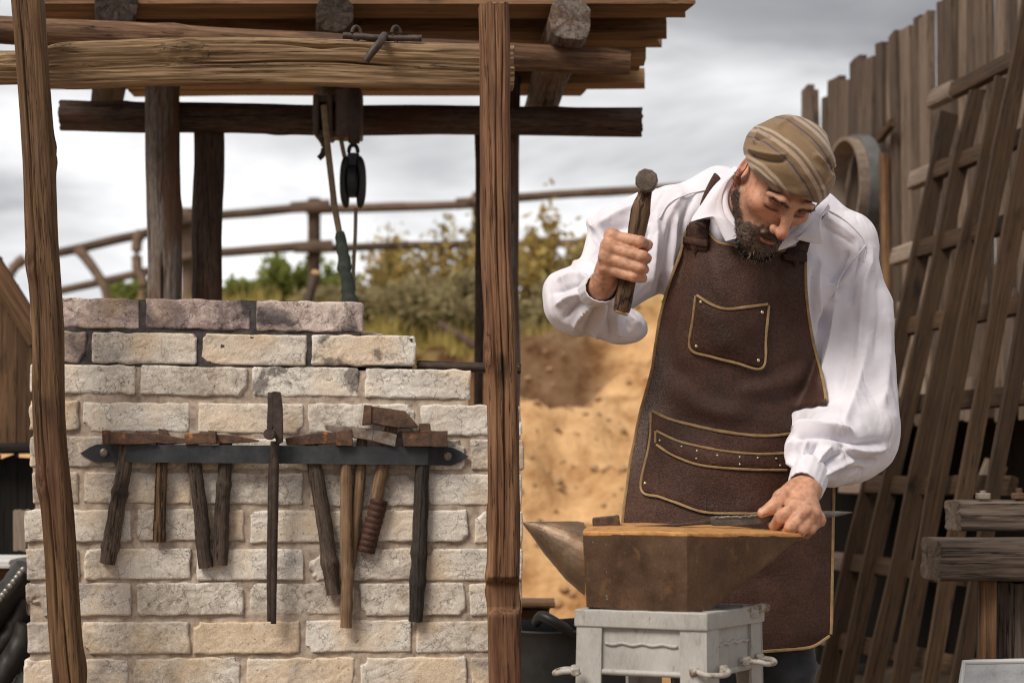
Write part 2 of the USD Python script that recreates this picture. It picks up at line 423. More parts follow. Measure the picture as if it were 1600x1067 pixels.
def wood(name, ramp, rough=0.75, stretch=0.06, fine=55.0, blotch=4.0, crack=0.009, bump=0.6, tone=0.35, stain=None, spec=0.25):
    """Weathered wood, grain along the piece's own x axis, every piece a little different."""
    n = {
        'tc': ('texture_coordinate', {}), 'oi': ('object_info', {}),
        'off': ('vector_math', {'math_type': 'scale', 'vector1': (13.7, 5.3, 9.1)}),
        'add': ('vector_math', {'math_type': 'add'}),
        'st': ('mapping', {'scale': (stretch, 1, 1)}),
        'st2': ('mapping', {'scale': (0.22, 1, 1)}),
        'st3': ('mapping', {'scale': (0.02, 1, 1)}),
        'fine': ('noise_texture', {'scale': fine * 1.9, 'detail': 7.0, 'roughness': 0.68, 'distortion': 0.15}),
        'blot': ('noise_texture', {'scale': blotch * 3.2, 'detail': 4.0, 'roughness': 0.6}),
        'crk': ('noise_texture', {'scale': 46.0, 'detail': 5.0, 'roughness': 0.6}),
        'sum': ('mix_float', {'fac': 0.42}),
        'fc': ('map_range', {'from_min': 0.32, 'from_max': 0.62, 'to_min': 0.62, 'to_max': 1.15, 'clamp': True}), 'fib': ('noise_texture', {'scale': 210.0, 'detail': 3.0, 'roughness': 0.7}), 'fm': ('vector_math', {'math_type': 'scale'}),
        'shift': ('math', {'math_type': 'multiply_add', 'value2': tone, 'value3': -tone / 2}),
        'tot': ('math', {'math_type': 'add', 'use_clamp': True}),
        'ramp': ('rgb_ramp', {'ramp': ramp}),
        'c1': ('math', {'math_type': 'subtract', 'value2': 0.5}), 'c2': ('math', {'math_type': 'absolute'}),
        'c3': ('map_range', {'from_min': crack * 0.25, 'from_max': crack, 'to_min': 0.16, 'to_max': 1.0, 'clamp': True}),
        'dark': ('vector_math', {'math_type': 'scale'}),
        'kst': ('mapping', {'scale': (0.45, 1, 1)}), 'kw': ('noise_texture', {'scale': 20.0, 'detail': 2.0}), 'ks': ('vector_math', {'math_type': 'scale', 'scale': 0.03}), 'ka': ('vector_math', {'math_type': 'add'}), 'kv': ('voronoi_texture', {'scale': 8.0}), 'km': ('map_range', {'from_min': 0.05, 'from_max': 0.17, 'to_min': 0.25, 'to_max': 1.0, 'clamp': True}), 'kd': ('math', {'math_type': 'multiply'}),
        'bh': ('math', {'math_type': 'multiply_add', 'value2': 0.55}),
        'b': ('bump', {'strength': bump, 'distance': 0.004}),
        'p': ('principled_bsdf', {'roughness': rough, 'specular_ior_level': spec}),
    }
    l = [('oi.random', 'off.scale'), ('tc.object', 'add.vector1'), ('off.vector', 'add.vector2'), ('add.vector', 'st.vector'), ('add.vector', 'st2.vector'), ('add.vector', 'st3.vector'),
         ('st.vector', 'fine.vector'), ('st2.vector', 'blot.vector'), ('st3.vector', 'crk.vector'), ('fine.fac', 'sum.a'), ('blot.fac', 'sum.b'), ('oi.random', 'shift.value1'),
         ('sum.result', 'tot.value1'), ('shift.value', 'tot.value2'), ('tot.value', 'ramp.fac'), ('crk.fac', 'c1.value1'), ('c1.value', 'c2.value1'), ('c2.value', 'c3.value'),
         ('st3.vector', 'fib.vector'), ('fib.fac', 'fc.value'), ('ramp.color', 'fm.vector1'), ('fc.result', 'fm.scale'), ('fm.vector', 'dark.vector1'), ('add.vector', 'kst.vector'), ('add.vector', 'kw.vector'), ('kw.color', 'ks.vector1'), ('kst.vector', 'ka.vector1'), ('ks.vector', 'ka.vector2'), ('ka.vector', 'kv.vector'), ('kv.distance', 'km.value'), ('km.result', 'kd.value1'), ('c3.result', 'kd.value2'), ('kd.value', 'dark.scale'), ('fine.fac', 'bh.value1'), ('c3.result', 'bh.value3'), ('bh.value', 'b.height'), ('b.normal', 'p.normal')]
    if stain:                                                         # reddish or dark patches where bark was or tar ran
        n['sn'] = ('noise_texture', {'scale': 9.0, 'detail': 5.0, 'roughness': 0.6})
        n['sr'] = ('map_range', {'from_min': 0.52, 'from_max': 0.62, 'to_min': 0.0, 'to_max': stain[1], 'clamp': True})
        n['sm'] = ('mix_color', {'b': stain[0]})
        l += [('st2.vector', 'sn.vector'), ('sn.fac', 'sr.value'), ('sr.result', 'sm.fac'), ('dark.vector', 'sm.a'), ('sm.result', 'p.base_color')]
    else:
        l.append(('dark.vector', 'p.base_color'))
    return look(name, n, l)

def speckle(name, ramp, scale=20.0, detail=6.0, rough=(0.5, 0.8), bump=0.3, metallic=0.0, dist=0.003, spots=None, spec=0.5, aniso=(1, 1, 1), fine=180.0, random=6.0, finebump=0.35):
    """Uneven surface: two sizes of noise for colour and relief, and spots (colour, scale, from, to) of another colour."""
    n = {
        'tc': ('texture_coordinate', {}), 'oi': ('object_info', {}),
        'off': ('vector_math', {'math_type': 'scale', 'vector1': (random, random * 0.7, random * 1.3)}), 'add': ('vector_math', {'math_type': 'add'}), 'mp': ('mapping', {'scale': aniso}),
        'n': ('noise_texture', {'scale': scale, 'detail': detail, 'roughness': 0.62}),
        'f': ('noise_texture', {'scale': fine, 'detail': 3.0, 'roughness': 0.6}),
        'mixf': ('mix_float', {'fac': 0.3}), 'ramp': ('rgb_ramp', {'ramp': ramp}),
        'rr': ('map_range', {'from_min': 0.3, 'from_max': 0.7, 'to_min': rough[0], 'to_max': rough[1]}),
        'bh': ('mix_float', {'fac': finebump}),
        'b': ('bump', {'strength': bump, 'distance': dist}),
        'p': ('principled_bsdf', {'metallic': metallic, 'specular_ior_level': spec}),
    }
    l = [('oi.random', 'off.scale'), ('tc.object', 'add.vector1'), ('off.vector', 'add.vector2'), ('add.vector', 'mp.vector'), ('mp.vector', 'n.vector'), ('mp.vector', 'f.vector'), ('n.fac', 'mixf.a'), ('f.fac', 'mixf.b'),
         ('mixf.result', 'ramp.fac'), ('n.fac', 'rr.value'), ('rr.result', 'p.roughness'), ('n.fac', 'bh.a'), ('f.fac', 'bh.b'), ('bh.result', 'b.height'), ('b.normal', 'p.normal')]
    last = 'ramp.color'
    for i, (col, sc, a, b) in enumerate(spots or []):
        n[f's{i}'] = ('noise_texture', {'scale': sc, 'detail': 5.0, 'roughness': 0.65, 'distortion': 0.4})
        n[f'o{i}'] = ('vector_math', {'math_type': 'add', 'vector2': (3.1 * i + 1.7, 2.2 * i, 0.5)})
        n[f'r{i}'] = ('map_range', {'from_min': a, 'from_max': b, 'to_min': 0.0, 'to_max': 1.0, 'clamp': True})
        n[f'm{i}'] = ('mix_color', {'b': col})
        l += [('mp.vector', f'o{i}.vector1'), (f'o{i}.vector', f's{i}.vector'), (f's{i}.fac', f'r{i}.value'), (f'r{i}.result', f'm{i}.fac'), (last, f'm{i}.a')]
        last = f'm{i}.result'
    return look(name, n, l + [(last, 'p.base_color')])

W_POST = wood('post_wood', [(0.25, (0.0304, 0.0165, 0.0081)), (0.45, (0.0895, 0.0474, 0.0229)), (0.6, (0.1705, 0.0967, 0.0459)), (0.8, (0.2919, 0.1843, 0.0916))], stain=((0.085, 0.030, 0.018), 0.35), bump=0.55)
W_POSTRED = wood('red_post_wood', [(0.25, (0.0244, 0.0114, 0.0061)), (0.45, (0.0756, 0.0343, 0.0183)), (0.6, (0.1525, 0.0736, 0.0378)), (0.8, (0.2867, 0.1586, 0.0830))], stain=((0.060, 0.018, 0.012), 0.6), bump=0.55)
W_BEAM = wood('hewn_beam_wood', [(0.25, (0.0574, 0.0339, 0.0185)), (0.42, (0.1669, 0.1018, 0.0529)), (0.58, (0.2869, 0.1885, 0.1045)), (0.8, (0.4134, 0.2985, 0.1800))], tone=0.1, crack=0.010, bump=0.5)
W_BARK = wood('grey_bark', [(0.28, (0.0538, 0.0407, 0.0345)), (0.45, (0.1434, 0.1133, 0.0961)), (0.6, (0.2390, 0.1971, 0.1730)), (0.8, (0.3466, 0.3080, 0.2755))], stretch=0.25, fine=70, stain=((0.10, 0.045, 0.02), 0.8), bump=1.0, tone=0.1)
W_DARKBARK = wood('dark_bark', [(0.28, (0.0235, 0.0154, 0.0120)), (0.45, (0.0662, 0.0420, 0.0306)), (0.6, (0.1250, 0.0812, 0.0572)), (0.8, (0.2058, 0.1400, 0.0997))], stretch=0.2, fine=60, stain=((0.075, 0.030, 0.014), 0.7), bump=1.0, tone=0.12)
W_LOG = wood('peeled_log', [(0.25, (0.05, 0.026, 0.015)), (0.45, (0.14, 0.075, 0.042)), (0.6, (0.25, 0.145, 0.08)), (0.8, (0.38, 0.24, 0.14))], stretch=0.1, stain=((0.055, 0.032, 0.022), 0.85), tone=0.15)
W_BOARD = wood('roof_board_wood', [(0.25, (0.0806, 0.0418, 0.0202)), (0.45, (0.2074, 0.1123, 0.0576)), (0.6, (0.3341, 0.1958, 0.1037)), (0.8, (0.4608, 0.2995, 0.1728))], crack=0.006, bump=0.4, tone=0.25)
W_FENCE = wood('fence_wood', [(0.2, (0.0412, 0.0293, 0.0221)), (0.42, (0.1016, 0.0711, 0.0520)), (0.6, (0.1686, 0.1226, 0.0898)), (0.8, (0.2555, 0.1965, 0.1515))], bump=0.8, tone=0.5, stretch=0.04)
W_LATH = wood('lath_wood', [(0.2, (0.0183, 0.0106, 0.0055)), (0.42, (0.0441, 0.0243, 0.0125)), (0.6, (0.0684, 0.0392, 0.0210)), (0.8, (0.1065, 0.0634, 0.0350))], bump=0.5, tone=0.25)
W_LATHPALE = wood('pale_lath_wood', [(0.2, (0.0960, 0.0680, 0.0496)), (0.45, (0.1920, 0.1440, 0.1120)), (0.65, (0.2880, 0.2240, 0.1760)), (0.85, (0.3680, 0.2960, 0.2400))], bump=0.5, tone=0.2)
W_BENCH = wood('bench_wood', [(0.22, (0.020, 0.014, 0.011)), (0.42, (0.065, 0.045, 0.035)), (0.6, (0.135, 0.100, 0.078)), (0.8, (0.24, 0.195, 0.16))], bump=0.8, tone=0.15, crack=0.013, stretch=0.09)
W_SHED = wood('shed_board_wood', [(0.2, (0.028, 0.015, 0.008)), (0.42, (0.085, 0.045, 0.022)), (0.6, (0.17, 0.092, 0.046)), (0.8, (0.27, 0.155, 0.08))], tone=0.3)
W_NEARBLACK = wood('near_black_board_wood', [(0.2, (0.0030, 0.0025, 0.0020)), (0.5, (0.0070, 0.0050, 0.0040)), (0.8, (0.0150, 0.0110, 0.0085))], tone=0.15)  # near black: deep shade under the fence painted into the boards
W_RAIL = wood('rail_wood', [(0.2, (0.055, 0.035, 0.025)), (0.45, (0.12, 0.078, 0.055)), (0.6, (0.19, 0.125, 0.09)), (0.8, (0.30, 0.215, 0.16))], tone=0.3)
W_HANDLE = wood('ash_handle_wood', [(0.2, (0.0574, 0.0312, 0.0164)), (0.42, (0.1312, 0.0779, 0.0426)), (0.6, (0.2214, 0.1394, 0.0820)), (0.8, (0.3116, 0.2132, 0.1312))], fine=90, crack=0.01, tone=0.1, bump=0.4)
W_STICK = wood('bark_stick', [(0.2, (0.0207, 0.0138, 0.0115)), (0.42, (0.0575, 0.0403, 0.0310)), (0.6, (0.1092, 0.0782, 0.0598)), (0.8, (0.2300, 0.1667, 0.1150))], fine=110, stretch=0.3, tone=0.2, bump=0.8)
W_DARKLOG = wood('old_dark_log', [(0.28, (0.012, 0.009, 0.007)), (0.45, (0.030, 0.020, 0.015)), (0.6, (0.055, 0.036, 0.026)), (0.8, (0.09, 0.062, 0.046))], stretch=0.2, fine=40, bump=1.0, tone=0.1)
W_CUT = speckle('cut_wood', [(0.3, (0.30, 0.18, 0.08)), (0.5, (0.45, 0.29, 0.14)), (0.7, (0.56, 0.40, 0.22))], scale=60, bump=0.2)

def brick_look(name, ramp, smoke, bump=0.42):
    n = {
        'tc': ('texture_coordinate', {}), 'oi': ('object_info', {}),
        'off': ('vector_math', {'math_type': 'scale', 'vector1': (17.0, 11.0, 23.0)}), 'add': ('vector_math', {'math_type': 'add'}),
        'big': ('noise_texture', {'scale': 9.0, 'detail': 5.0, 'roughness': 0.6}),
        'mid': ('noise_texture', {'scale': 60.0, 'detail': 8.0, 'roughness': 0.74, 'distortion': 0.5}),
        'fin': ('noise_texture', {'scale': 330.0, 'detail': 4.0, 'roughness': 0.75}),
        'm1': ('mix_float', {'fac': 0.6}), 'rnd': ('math', {'math_type': 'multiply_add', 'value2': 0.16, 'value3': -0.08}), 'm2': ('math', {'math_type': 'add'}),
        'ramp': ('rgb_ramp', {'ramp': ramp}),
        'sn': ('noise_texture', {'scale': 6.5, 'detail': 5.0, 'roughness': 0.65, 'distortion': 0.6}), 'so': ('vector_math', {'math_type': 'add', 'vector2': (5.0, 9.0, 2.0)}),
        'sr': ('map_range', {'from_min': smoke[0], 'from_max': smoke[1], 'to_min': 0.0, 'to_max': smoke[2], 'clamp': True}), 'sm': ('mix_color', {'b': smoke[3]}),
        'yn': ('noise_texture', {'scale': 5.0, 'detail': 3.0}), 'yo': ('vector_math', {'math_type': 'add', 'vector2': (1.0, 3.0, 8.0)}),
        'yr': ('map_range', {'from_min': 0.50, 'from_max': 0.64, 'to_min': 0.0, 'to_max': 0.6, 'clamp': True}), 'ym': ('mix_color', {'b': (0.68, 0.50, 0.32)}),
        'pv': ('voronoi_texture', {'scale': 70.0, 'randomness': 1.0}), 'pr': ('map_range', {'from_min': 0.10, 'from_max': 0.20, 'to_min': 0.72, 'to_max': 0.0, 'clamp': True}), 'pm': ('mix_color', {'b': (0.16, 0.13, 0.11)}),
        'pn': ('noise_texture', {'scale': 14.0, 'detail': 2.0}), 'pg': ('map_range', {'from_min': 0.5, 'from_max': 0.6, 'clamp': True}), 'pp': ('math', {'math_type': 'multiply'}),
        'ck': ('voronoi_texture', {'scale': 15.0, 'feature': 'distance_to_edge', 'randomness': 1.0}), 'cw': ('noise_texture', {'scale': 26.0, 'detail': 5.0}), 'cs': ('vector_math', {'math_type': 'scale', 'scale': 0.11}), 'ca': ('vector_math', {'math_type': 'add'}),
        'cr': ('map_range', {'from_min': 0.0, 'from_max': 0.02, 'to_min': 0.0, 'to_max': 1.0, 'clamp': True}),
        'spk': ('map_range', {'from_min': 0.36, 'from_max': 0.60, 'to_min': 0.74, 'to_max': 1.10, 'clamp': True}), 'spm': ('vector_math', {'math_type': 'scale'}),
        'ckr': ('map_range', {'from_min': 0.0, 'from_max': 0.022, 'to_min': 0.40, 'to_max': 1.0, 'clamp': True}), 'ckp': ('map_range', {'from_min': 0.46, 'from_max': 0.58, 'clamp': True}), 'ckx': ('math', {'math_type': 'maximum'}), 'ckm': ('vector_math', {'math_type': 'scale'}),
        'h1': ('math', {'math_type': 'multiply_add', 'value2': 0.28}), 'h2': ('math', {'math_type': 'multiply_add', 'value2': 0.35}),
        'b': ('bump', {'strength': bump, 'distance': 0.0045}), 'p': ('principled_bsdf', {'roughness': 0.9, 'specular_ior_level': 0.15}),
    }
    l = [('oi.random', 'off.scale'), ('tc.object', 'add.vector1'), ('off.vector', 'add.vector2')]
    l += [('add.vector', f'{k}.vector') for k in ('big', 'mid', 'fin', 'pv', 'pn', 'cw')] + [('add.vector', 'so.vector1'), ('so.vector', 'sn.vector'), ('add.vector', 'yo.vector1'), ('yo.vector', 'yn.vector')]
    l += [('cw.color', 'cs.vector1'), ('add.vector', 'ca.vector1'), ('cs.vector', 'ca.vector2'), ('ca.vector', 'ck.vector'), ('ck.distance', 'cr.value')]
    l += [('big.fac', 'm1.a'), ('mid.fac', 'm1.b'), ('oi.random', 'rnd.value1'), ('m1.result', 'm2.value1'), ('rnd.value', 'm2.value2'), ('m2.value', 'ramp.fac'), ('yn.fac', 'yr.value'), ('yr.result', 'ym.fac'), ('ramp.color', 'ym.a'),
          ('sn.fac', 'sr.value'), ('sr.result', 'sm.fac'), ('ym.result', 'sm.a'), ('pv.distance', 'pr.value'), ('pn.fac', 'pg.value'), ('pr.result', 'pp.value1'), ('pg.result', 'pp.value2'), ('pp.value', 'pm.fac'), ('sm.result', 'pm.a'), ('pm.result', 'ckm.vector1'), ('yn.fac', 'ckp.value'), ('ckr.result', 'ckx.value1'), ('ckp.result', 'ckx.value2'), ('ckx.value', 'ckm.scale'), ('ckm.vector', 'spm.vector1'), ('fin.fac', 'spk.value'), ('spk.result', 'spm.scale'), ('spm.vector', 'p.base_color'), ('ck.distance', 'ckr.value'),
          ('cr.result', 'h1.value1'), ('mid.fac', 'h1.value3'), ('fin.fac', 'h2.value1'), ('h1.value', 'h2.value3'), ('h2.value', 'b.height'), ('b.normal', 'p.normal')]
    return look(name, n, l)

CREAM = [(0.28, (0.27, 0.225, 0.185)), (0.40, (0.49, 0.43, 0.365)), (0.48, (0.645, 0.585, 0.515)), (0.60, (0.74, 0.69, 0.625)), (0.75, (0.79, 0.75, 0.69))]
B_CREAM = brick_look('cream_brick', CREAM, (0.56, 0.72, 0.6, (0.26, 0.235, 0.23)))
B_GREY = brick_look('greyed_brick', [(0.28, (0.2052, 0.1674, 0.1404)), (0.40, (0.3888, 0.3348, 0.2862)), (0.50, (0.5400, 0.4752, 0.4158)), (0.66, (0.6912, 0.6264, 0.5508))], (0.48, 0.64, 0.7, (0.19, 0.165, 0.16)))
B_SMOKE = brick_look('sooty_brick', [(0.28, (0.1875, 0.1394, 0.1313)), (0.40, (0.3625, 0.2728, 0.2562)), (0.50, (0.5375, 0.4304, 0.3937)), (0.65, (0.7750, 0.6669, 0.5875))], (0.47, 0.62, 0.88, (0.06, 0.052, 0.058)), bump=0.7)
B_MARKED = brick_look('dark_stained_brick', CREAM, (0.54, 0.60, 0.8, (0.12, 0.10, 0.095)))
MORTAR = speckle('mortar', [(0.32, (0.21, 0.16, 0.125)), (0.48, (0.41, 0.33, 0.265)), (0.66, (0.55, 0.46, 0.38))], scale=60, fine=420, bump=0.8, dist=0.004, rough=(0.9, 0.95), spec=0.1, spots=[((0.16, 0.12, 0.10), 8.0, 0.55, 0.75)])
MORTAR_SOOT = speckle('sooty_mortar', [(0.3, (0.0300, 0.0270, 0.0270)), (0.5, (0.0660, 0.0588, 0.0570)), (0.7, (0.1200, 0.1050, 0.0960))], scale=60, fine=420, bump=0.8, dist=0.004, rough=(0.9, 0.95), spec=0.1)
IRON = speckle('dark_iron', [(0.3, (0.018, 0.020, 0.023)), (0.5, (0.036, 0.039, 0.044)), (0.7, (0.062, 0.066, 0.072))], scale=14, fine=90, bump=0.25, rough=(0.45, 0.65), metallic=0.35, spec=0.4)
RUST = speckle('rusty_iron', [(0.28, (0.0240, 0.0144, 0.0104)), (0.45, (0.0680, 0.0384, 0.0256)), (0.58, (0.1280, 0.0680, 0.0400)), (0.75, (0.2160, 0.1160, 0.0600))], scale=40, fine=220, bump=0.6, rough=(0.55, 0.85), metallic=0.25, spots=[((0.42, 0.15, 0.035), 26.0, 0.58, 0.72)])
STEEL = speckle('worn_steel', [(0.28, (0.10, 0.082, 0.068)), (0.48, (0.22, 0.185, 0.155)), (0.7, (0.36, 0.315, 0.27))], scale=40, fine=220, bump=0.4, rough=(0.4, 0.65), metallic=0.5, spots=[((0.16, 0.075, 0.035), 30.0, 0.52, 0.66)])
BROWNIRON = speckle('brown_iron', [(0.28, (0.020, 0.014, 0.012)), (0.48, (0.046, 0.031, 0.025)), (0.7, (0.095, 0.063, 0.048))], scale=50, fine=250, bump=0.4, rough=(0.45, 0.7), metallic=0.35)
ANVIL = speckle('anvil_steel', [(0.28, (0.0381, 0.0196, 0.0105)), (0.46, (0.0727, 0.0388, 0.0210)), (0.6, (0.1073, 0.0589, 0.0323)), (0.75, (0.1660, 0.0957, 0.0543))], scale=13, fine=240, bump=0.35, rough=(0.42, 0.7), metallic=0.45, aniso=(1.3, 1.3, 0.8), spots=[((0.19, 0.095, 0.042), 34.0, 0.56, 0.78), ((0.40, 0.36, 0.32), 160.0, 0.68, 0.74)])
ANVILTOP = speckle('rusted_anvil_face', [(0.28, (0.24, 0.11, 0.035)), (0.46, (0.44, 0.21, 0.065)), (0.6, (0.55, 0.29, 0.10)), (0.75, (0.62, 0.38, 0.17))], scale=60, fine=420, bump=0.3, rough=(0.5, 0.75), metallic=0.2, spots=[((0.25, 0.14, 0.07), 22.0, 0.58, 0.72)])
HORN = speckle('horn_steel', [(0.28, (0.0828, 0.0510, 0.0311)), (0.46, (0.1480, 0.0971, 0.0622)), (0.62, (0.2131, 0.1457, 0.0972)), (0.78, (0.3078, 0.2234, 0.1556))], scale=22, fine=300, bump=0.35, rough=(0.35, 0.6), metallic=0.5, spots=[((0.22, 0.11, 0.05), 16.0, 0.53, 0.68)])
BLADE = speckle('blade_steel', [(0.28, (0.05, 0.045, 0.042)), (0.48, (0.11, 0.10, 0.092)), (0.7, (0.22, 0.20, 0.18))], scale=45, fine=260, bump=0.3, rough=(0.35, 0.6), metallic=0.6)
PAINT = speckle('white_paint_on_steel', [(0.28, (0.2200, 0.2068, 0.1892)), (0.46, (0.3256, 0.3124, 0.2904)), (0.6, (0.3872, 0.3740, 0.3520)), (0.75, (0.4400, 0.4268, 0.4048))], scale=11, fine=160, bump=0.3, rough=(0.5, 0.75), spots=[((0.22, 0.18, 0.15), 24.0, 0.60, 0.72), ((0.21, 0.105, 0.045), 46.0, 0.665, 0.71)], aniso=(1.5, 1.5, 0.6))
GALV = speckle('galvanised_sheet', [(0.3, (0.26, 0.26, 0.27)), (0.5, (0.38, 0.38, 0.385)), (0.7, (0.48, 0.48, 0.48))], scale=18, bump=0.1, rough=(0.35, 0.5), metallic=0.5)
BLACKPLASTIC = speckle('black_rubber', [(0.3, (0.008, 0.008, 0.008)), (0.7, (0.022, 0.021, 0.020))], scale=20, bump=0.2, rough=(0.4, 0.65))
ROPE = speckle('hemp_rope', [(0.3, (0.16, 0.115, 0.07)), (0.7, (0.34, 0.26, 0.17))], scale=60, fine=300, bump=0.6, rough=(0.85, 0.95))
CANVAS = speckle('green_grey_cloth', [(0.3, (0.035, 0.043, 0.037)), (0.5, (0.07, 0.082, 0.07)), (0.7, (0.12, 0.135, 0.115))], scale=40, fine=400, bump=0.4, rough=(0.85, 0.95), spec=0.1)
BLOCKWOOD = speckle('pulley_block_wood', [(0.3, (0.035, 0.022, 0.017)), (0.5, (0.085, 0.055, 0.04)), (0.7, (0.15, 0.10, 0.07))], scale=30, bump=0.5)
LEATHERBLACK = speckle('black_leather', [(0.3, (0.008, 0.007, 0.006)), (0.7, (0.03, 0.026, 0.023))], scale=30, bump=0.4, rough=(0.4, 0.6))
STUD = speckle('pewter_stud', [(0.3, (0.16, 0.15, 0.14)), (0.7, (0.34, 0.32, 0.30))], scale=40, rough=(0.3, 0.5), metallic=0.7)
HOOPGREY = speckle('grey_hoop_iron', [(0.3, (0.09, 0.09, 0.092)), (0.7, (0.19, 0.19, 0.19))], scale=18, bump=0.1, rough=(0.5, 0.7), metallic=0.3)
WHITEBAR = speckle('pale_painted_bar', [(0.3, (0.52, 0.52, 0.52)), (0.7, (0.66, 0.66, 0.66))], scale=10, bump=0.1)

SKY_TEST = None
SAND = look('sandy_ground', {
    'g': ('geometry', {}), 'n': ('noise_texture', {'scale': 0.55, 'detail': 7.0, 'roughness': 0.6}), 'm': ('noise_texture', {'scale': 5.0, 'detail': 6.0, 'roughness': 0.65}), 'f': ('noise_texture', {'scale': 24.0, 'detail': 4.0, 'roughness': 0.7}),
    'a': ('attribute', {'attribute': 'tint'}), 'mx': ('mix_float', {'fac': 0.62}),
    'r': ('rgb_ramp', {'ramp': [(0.38, (0.48, 0.36, 0.27)), (0.46, (0.86, 0.80, 0.74)), (0.53, (1.06, 1.06, 1.05)), (0.62, (1.32, 1.36, 1.42))]}), 'mu': ('vector_math', {'math_type': 'multiply'}),
    'bm': ('math', {'math_type': 'multiply_add', 'value2': 0.35}), 'b': ('bump', {'strength': 0.9, 'distance': 0.06}), 'p': ('principled_bsdf', {'roughness': 0.95, 'specular_ior_level': 0.1})},
    [('g.position', 'n.vector'), ('g.position', 'm.vector'), ('g.position', 'f.vector'), ('n.fac', 'mx.a'), ('m.fac', 'mx.b'), ('mx.result', 'r.fac'), ('a.color', 'mu.vector1'), ('r.color', 'mu.vector2'), ('mu.vector', 'p.base_color'),
     ('f.fac', 'bm.value1'), ('m.fac', 'bm.value3'), ('bm.value', 'b.height'), ('b.normal', 'p.normal')])

def leaf_look(name, ramp):
    return look(name, {'g': ('geometry', {}), 'wn': ('noise_texture', {'scale': 17.0, 'detail': 3.0, 'roughness': 0.8}), 'mr': ('map_range', {'from_min': 0.3, 'from_max': 0.7, 'clamp': True}), 'ramp': ('rgb_ramp', {'ramp': ramp}), 'd': ('diffuse_bsdf', {}), 't': ('translucent_bsdf', {}), 'mix': ('mix_closure', {'fac': 0.5})},
                [('g.position', 'wn.vector'), ('wn.fac', 'mr.value'), ('mr.result', 'ramp.fac'), ('ramp.color', 'd.color'), ('ramp.color', 't.color'), ('d.BSDF', 'mix.closure1'), ('t.BSDF', 'mix.closure2')], 'mix.closure')
LEAF_YELLOW = leaf_look('yellowing_leaves', [(0, (0.2310, 0.2010, 0.0822)), (0.4, (0.4158, 0.3304, 0.1189)), (0.75, (0.6006, 0.4361, 0.1661)), (1, (0.5202, 0.3068, 0.1416))])
LEAF_GREEN = leaf_look('green_leaves', [(0, (0.117, 0.156, 0.046)), (0.5, (0.247, 0.286, 0.078)), (1, (0.416, 0.403, 0.130))])
LEAF_OLIVE = leaf_look('olive_leaves', [(0, (0.1737, 0.1652, 0.0944)), (0.5, (0.3465, 0.2954, 0.1538)), (1, (0.5313, 0.4125, 0.2605))])
GRASS = leaf_look('dry_grass', [(0, (0.192, 0.204, 0.054)), (0.4, (0.384, 0.312, 0.096)), (1, (0.552, 0.396, 0.180))])
TWIG = speckle('twig_bark', [(0.3, (0.06, 0.042, 0.03)), (0.7, (0.15, 0.11, 0.08))], scale=60)
# ---------------------------------------------------------------- skin, cloth and leather
SKIN = look('skin', {
    'a': ('attribute', {'attribute': 'tint'}), 'tc': ('texture_coordinate', {}), 'n': ('noise_texture', {'scale': 75.0, 'detail': 6.0, 'roughness': 0.7}), 'f': ('noise_texture', {'scale': 700.0, 'detail': 2.0}),
    'r': ('rgb_ramp', {'ramp': [(0.32, (0.68, 0.58, 0.54)), (0.48, (0.98, 0.97, 0.96)), (0.66, (1.14, 1.12, 1.10))]}), 'm': ('vector_math', {'math_type': 'multiply'}),
    'bm': ('mix_float', {'fac': 0.5}), 'b': ('bump', {'strength': 0.7, 'distance': 0.0014}),
    'p': ('principled_bsdf', {'roughness': 0.52, 'specular_ior_level': 0.4, 'subsurface_weight': 0.05, 'subsurface_scale': 0.004})},
    [('tc.object', 'n.vector'), ('tc.object', 'f.vector'), ('n.fac', 'r.fac'), ('a.color', 'm.vector1'), ('r.color', 'm.vector2'), ('m.vector', 'p.base_color'), ('n.fac', 'bm.a'), ('f.fac', 'bm.b'), ('bm.result', 'b.height'), ('b.normal', 'p.normal')])
def cloth(name, c0, c1, fine=900.0, rough=0.85, bump=0.25, sheen=0.15):
    return look(name, {'tc': ('texture_coordinate', {}), 'n': ('noise_texture', {'scale': 14.0, 'detail': 4.0}), 'f': ('noise_texture', {'scale': fine, 'detail': 2.0}), 'w': ('noise_texture', {'scale': 32.0, 'detail': 3.0, 'distortion': 0.8}), 'mp': ('mapping', {'scale': (1.0, 1.0, 0.38), 'rotation': (0.0, 0.25, 0.0)}), 'cr': ('noise_texture', {'scale': 13.0, 'detail': 2.0, 'roughness': 0.45, 'distortion': 0.5}), 'c1': ('math', {'math_type': 'subtract', 'value2': 0.5}), 'c2': ('math', {'math_type': 'absolute'}), 'c3': ('map_range', {'from_min': 0.0, 'from_max': 0.13, 'to_min': 0.0, 'to_max': 1.0, 'clamp': True}), 'm2': ('math', {'math_type': 'multiply_add', 'value2': 1.3}),
                       'r': ('rgb_ramp', {'ramp': [(0.3, c0), (0.7, c1)]}), 'm1': ('math', {'math_type': 'multiply_add', 'value2': 0.12}), 'b': ('bump', {'strength': bump, 'distance': 0.004}),
                       'p': ('principled_bsdf', {'roughness': rough, 'specular_ior_level': 0.2, 'sheen_weight': sheen})},
                [('tc.object', 'n.vector'), ('tc.object', 'f.vector'), ('tc.object', 'w.vector'), ('n.fac', 'r.fac'), ('r.color', 'p.base_color'), ('f.fac', 'm1.value1'), ('w.fac', 'm1.value3'), ('tc.object', 'mp.vector'), ('mp.vector', 'cr.vector'), ('cr.fac', 'c1.value1'), ('c1.value', 'c2.value1'), ('c2.value', 'c3.value'), ('c3.result', 'm2.value1'), ('m1.value', 'm2.value3'), ('m2.value', 'b.height'), ('b.normal', 'p.normal')])
SHIRT = cloth('white_cotton', (0.62, 0.595, 0.65), (0.70, 0.675, 0.735), bump=0.4)
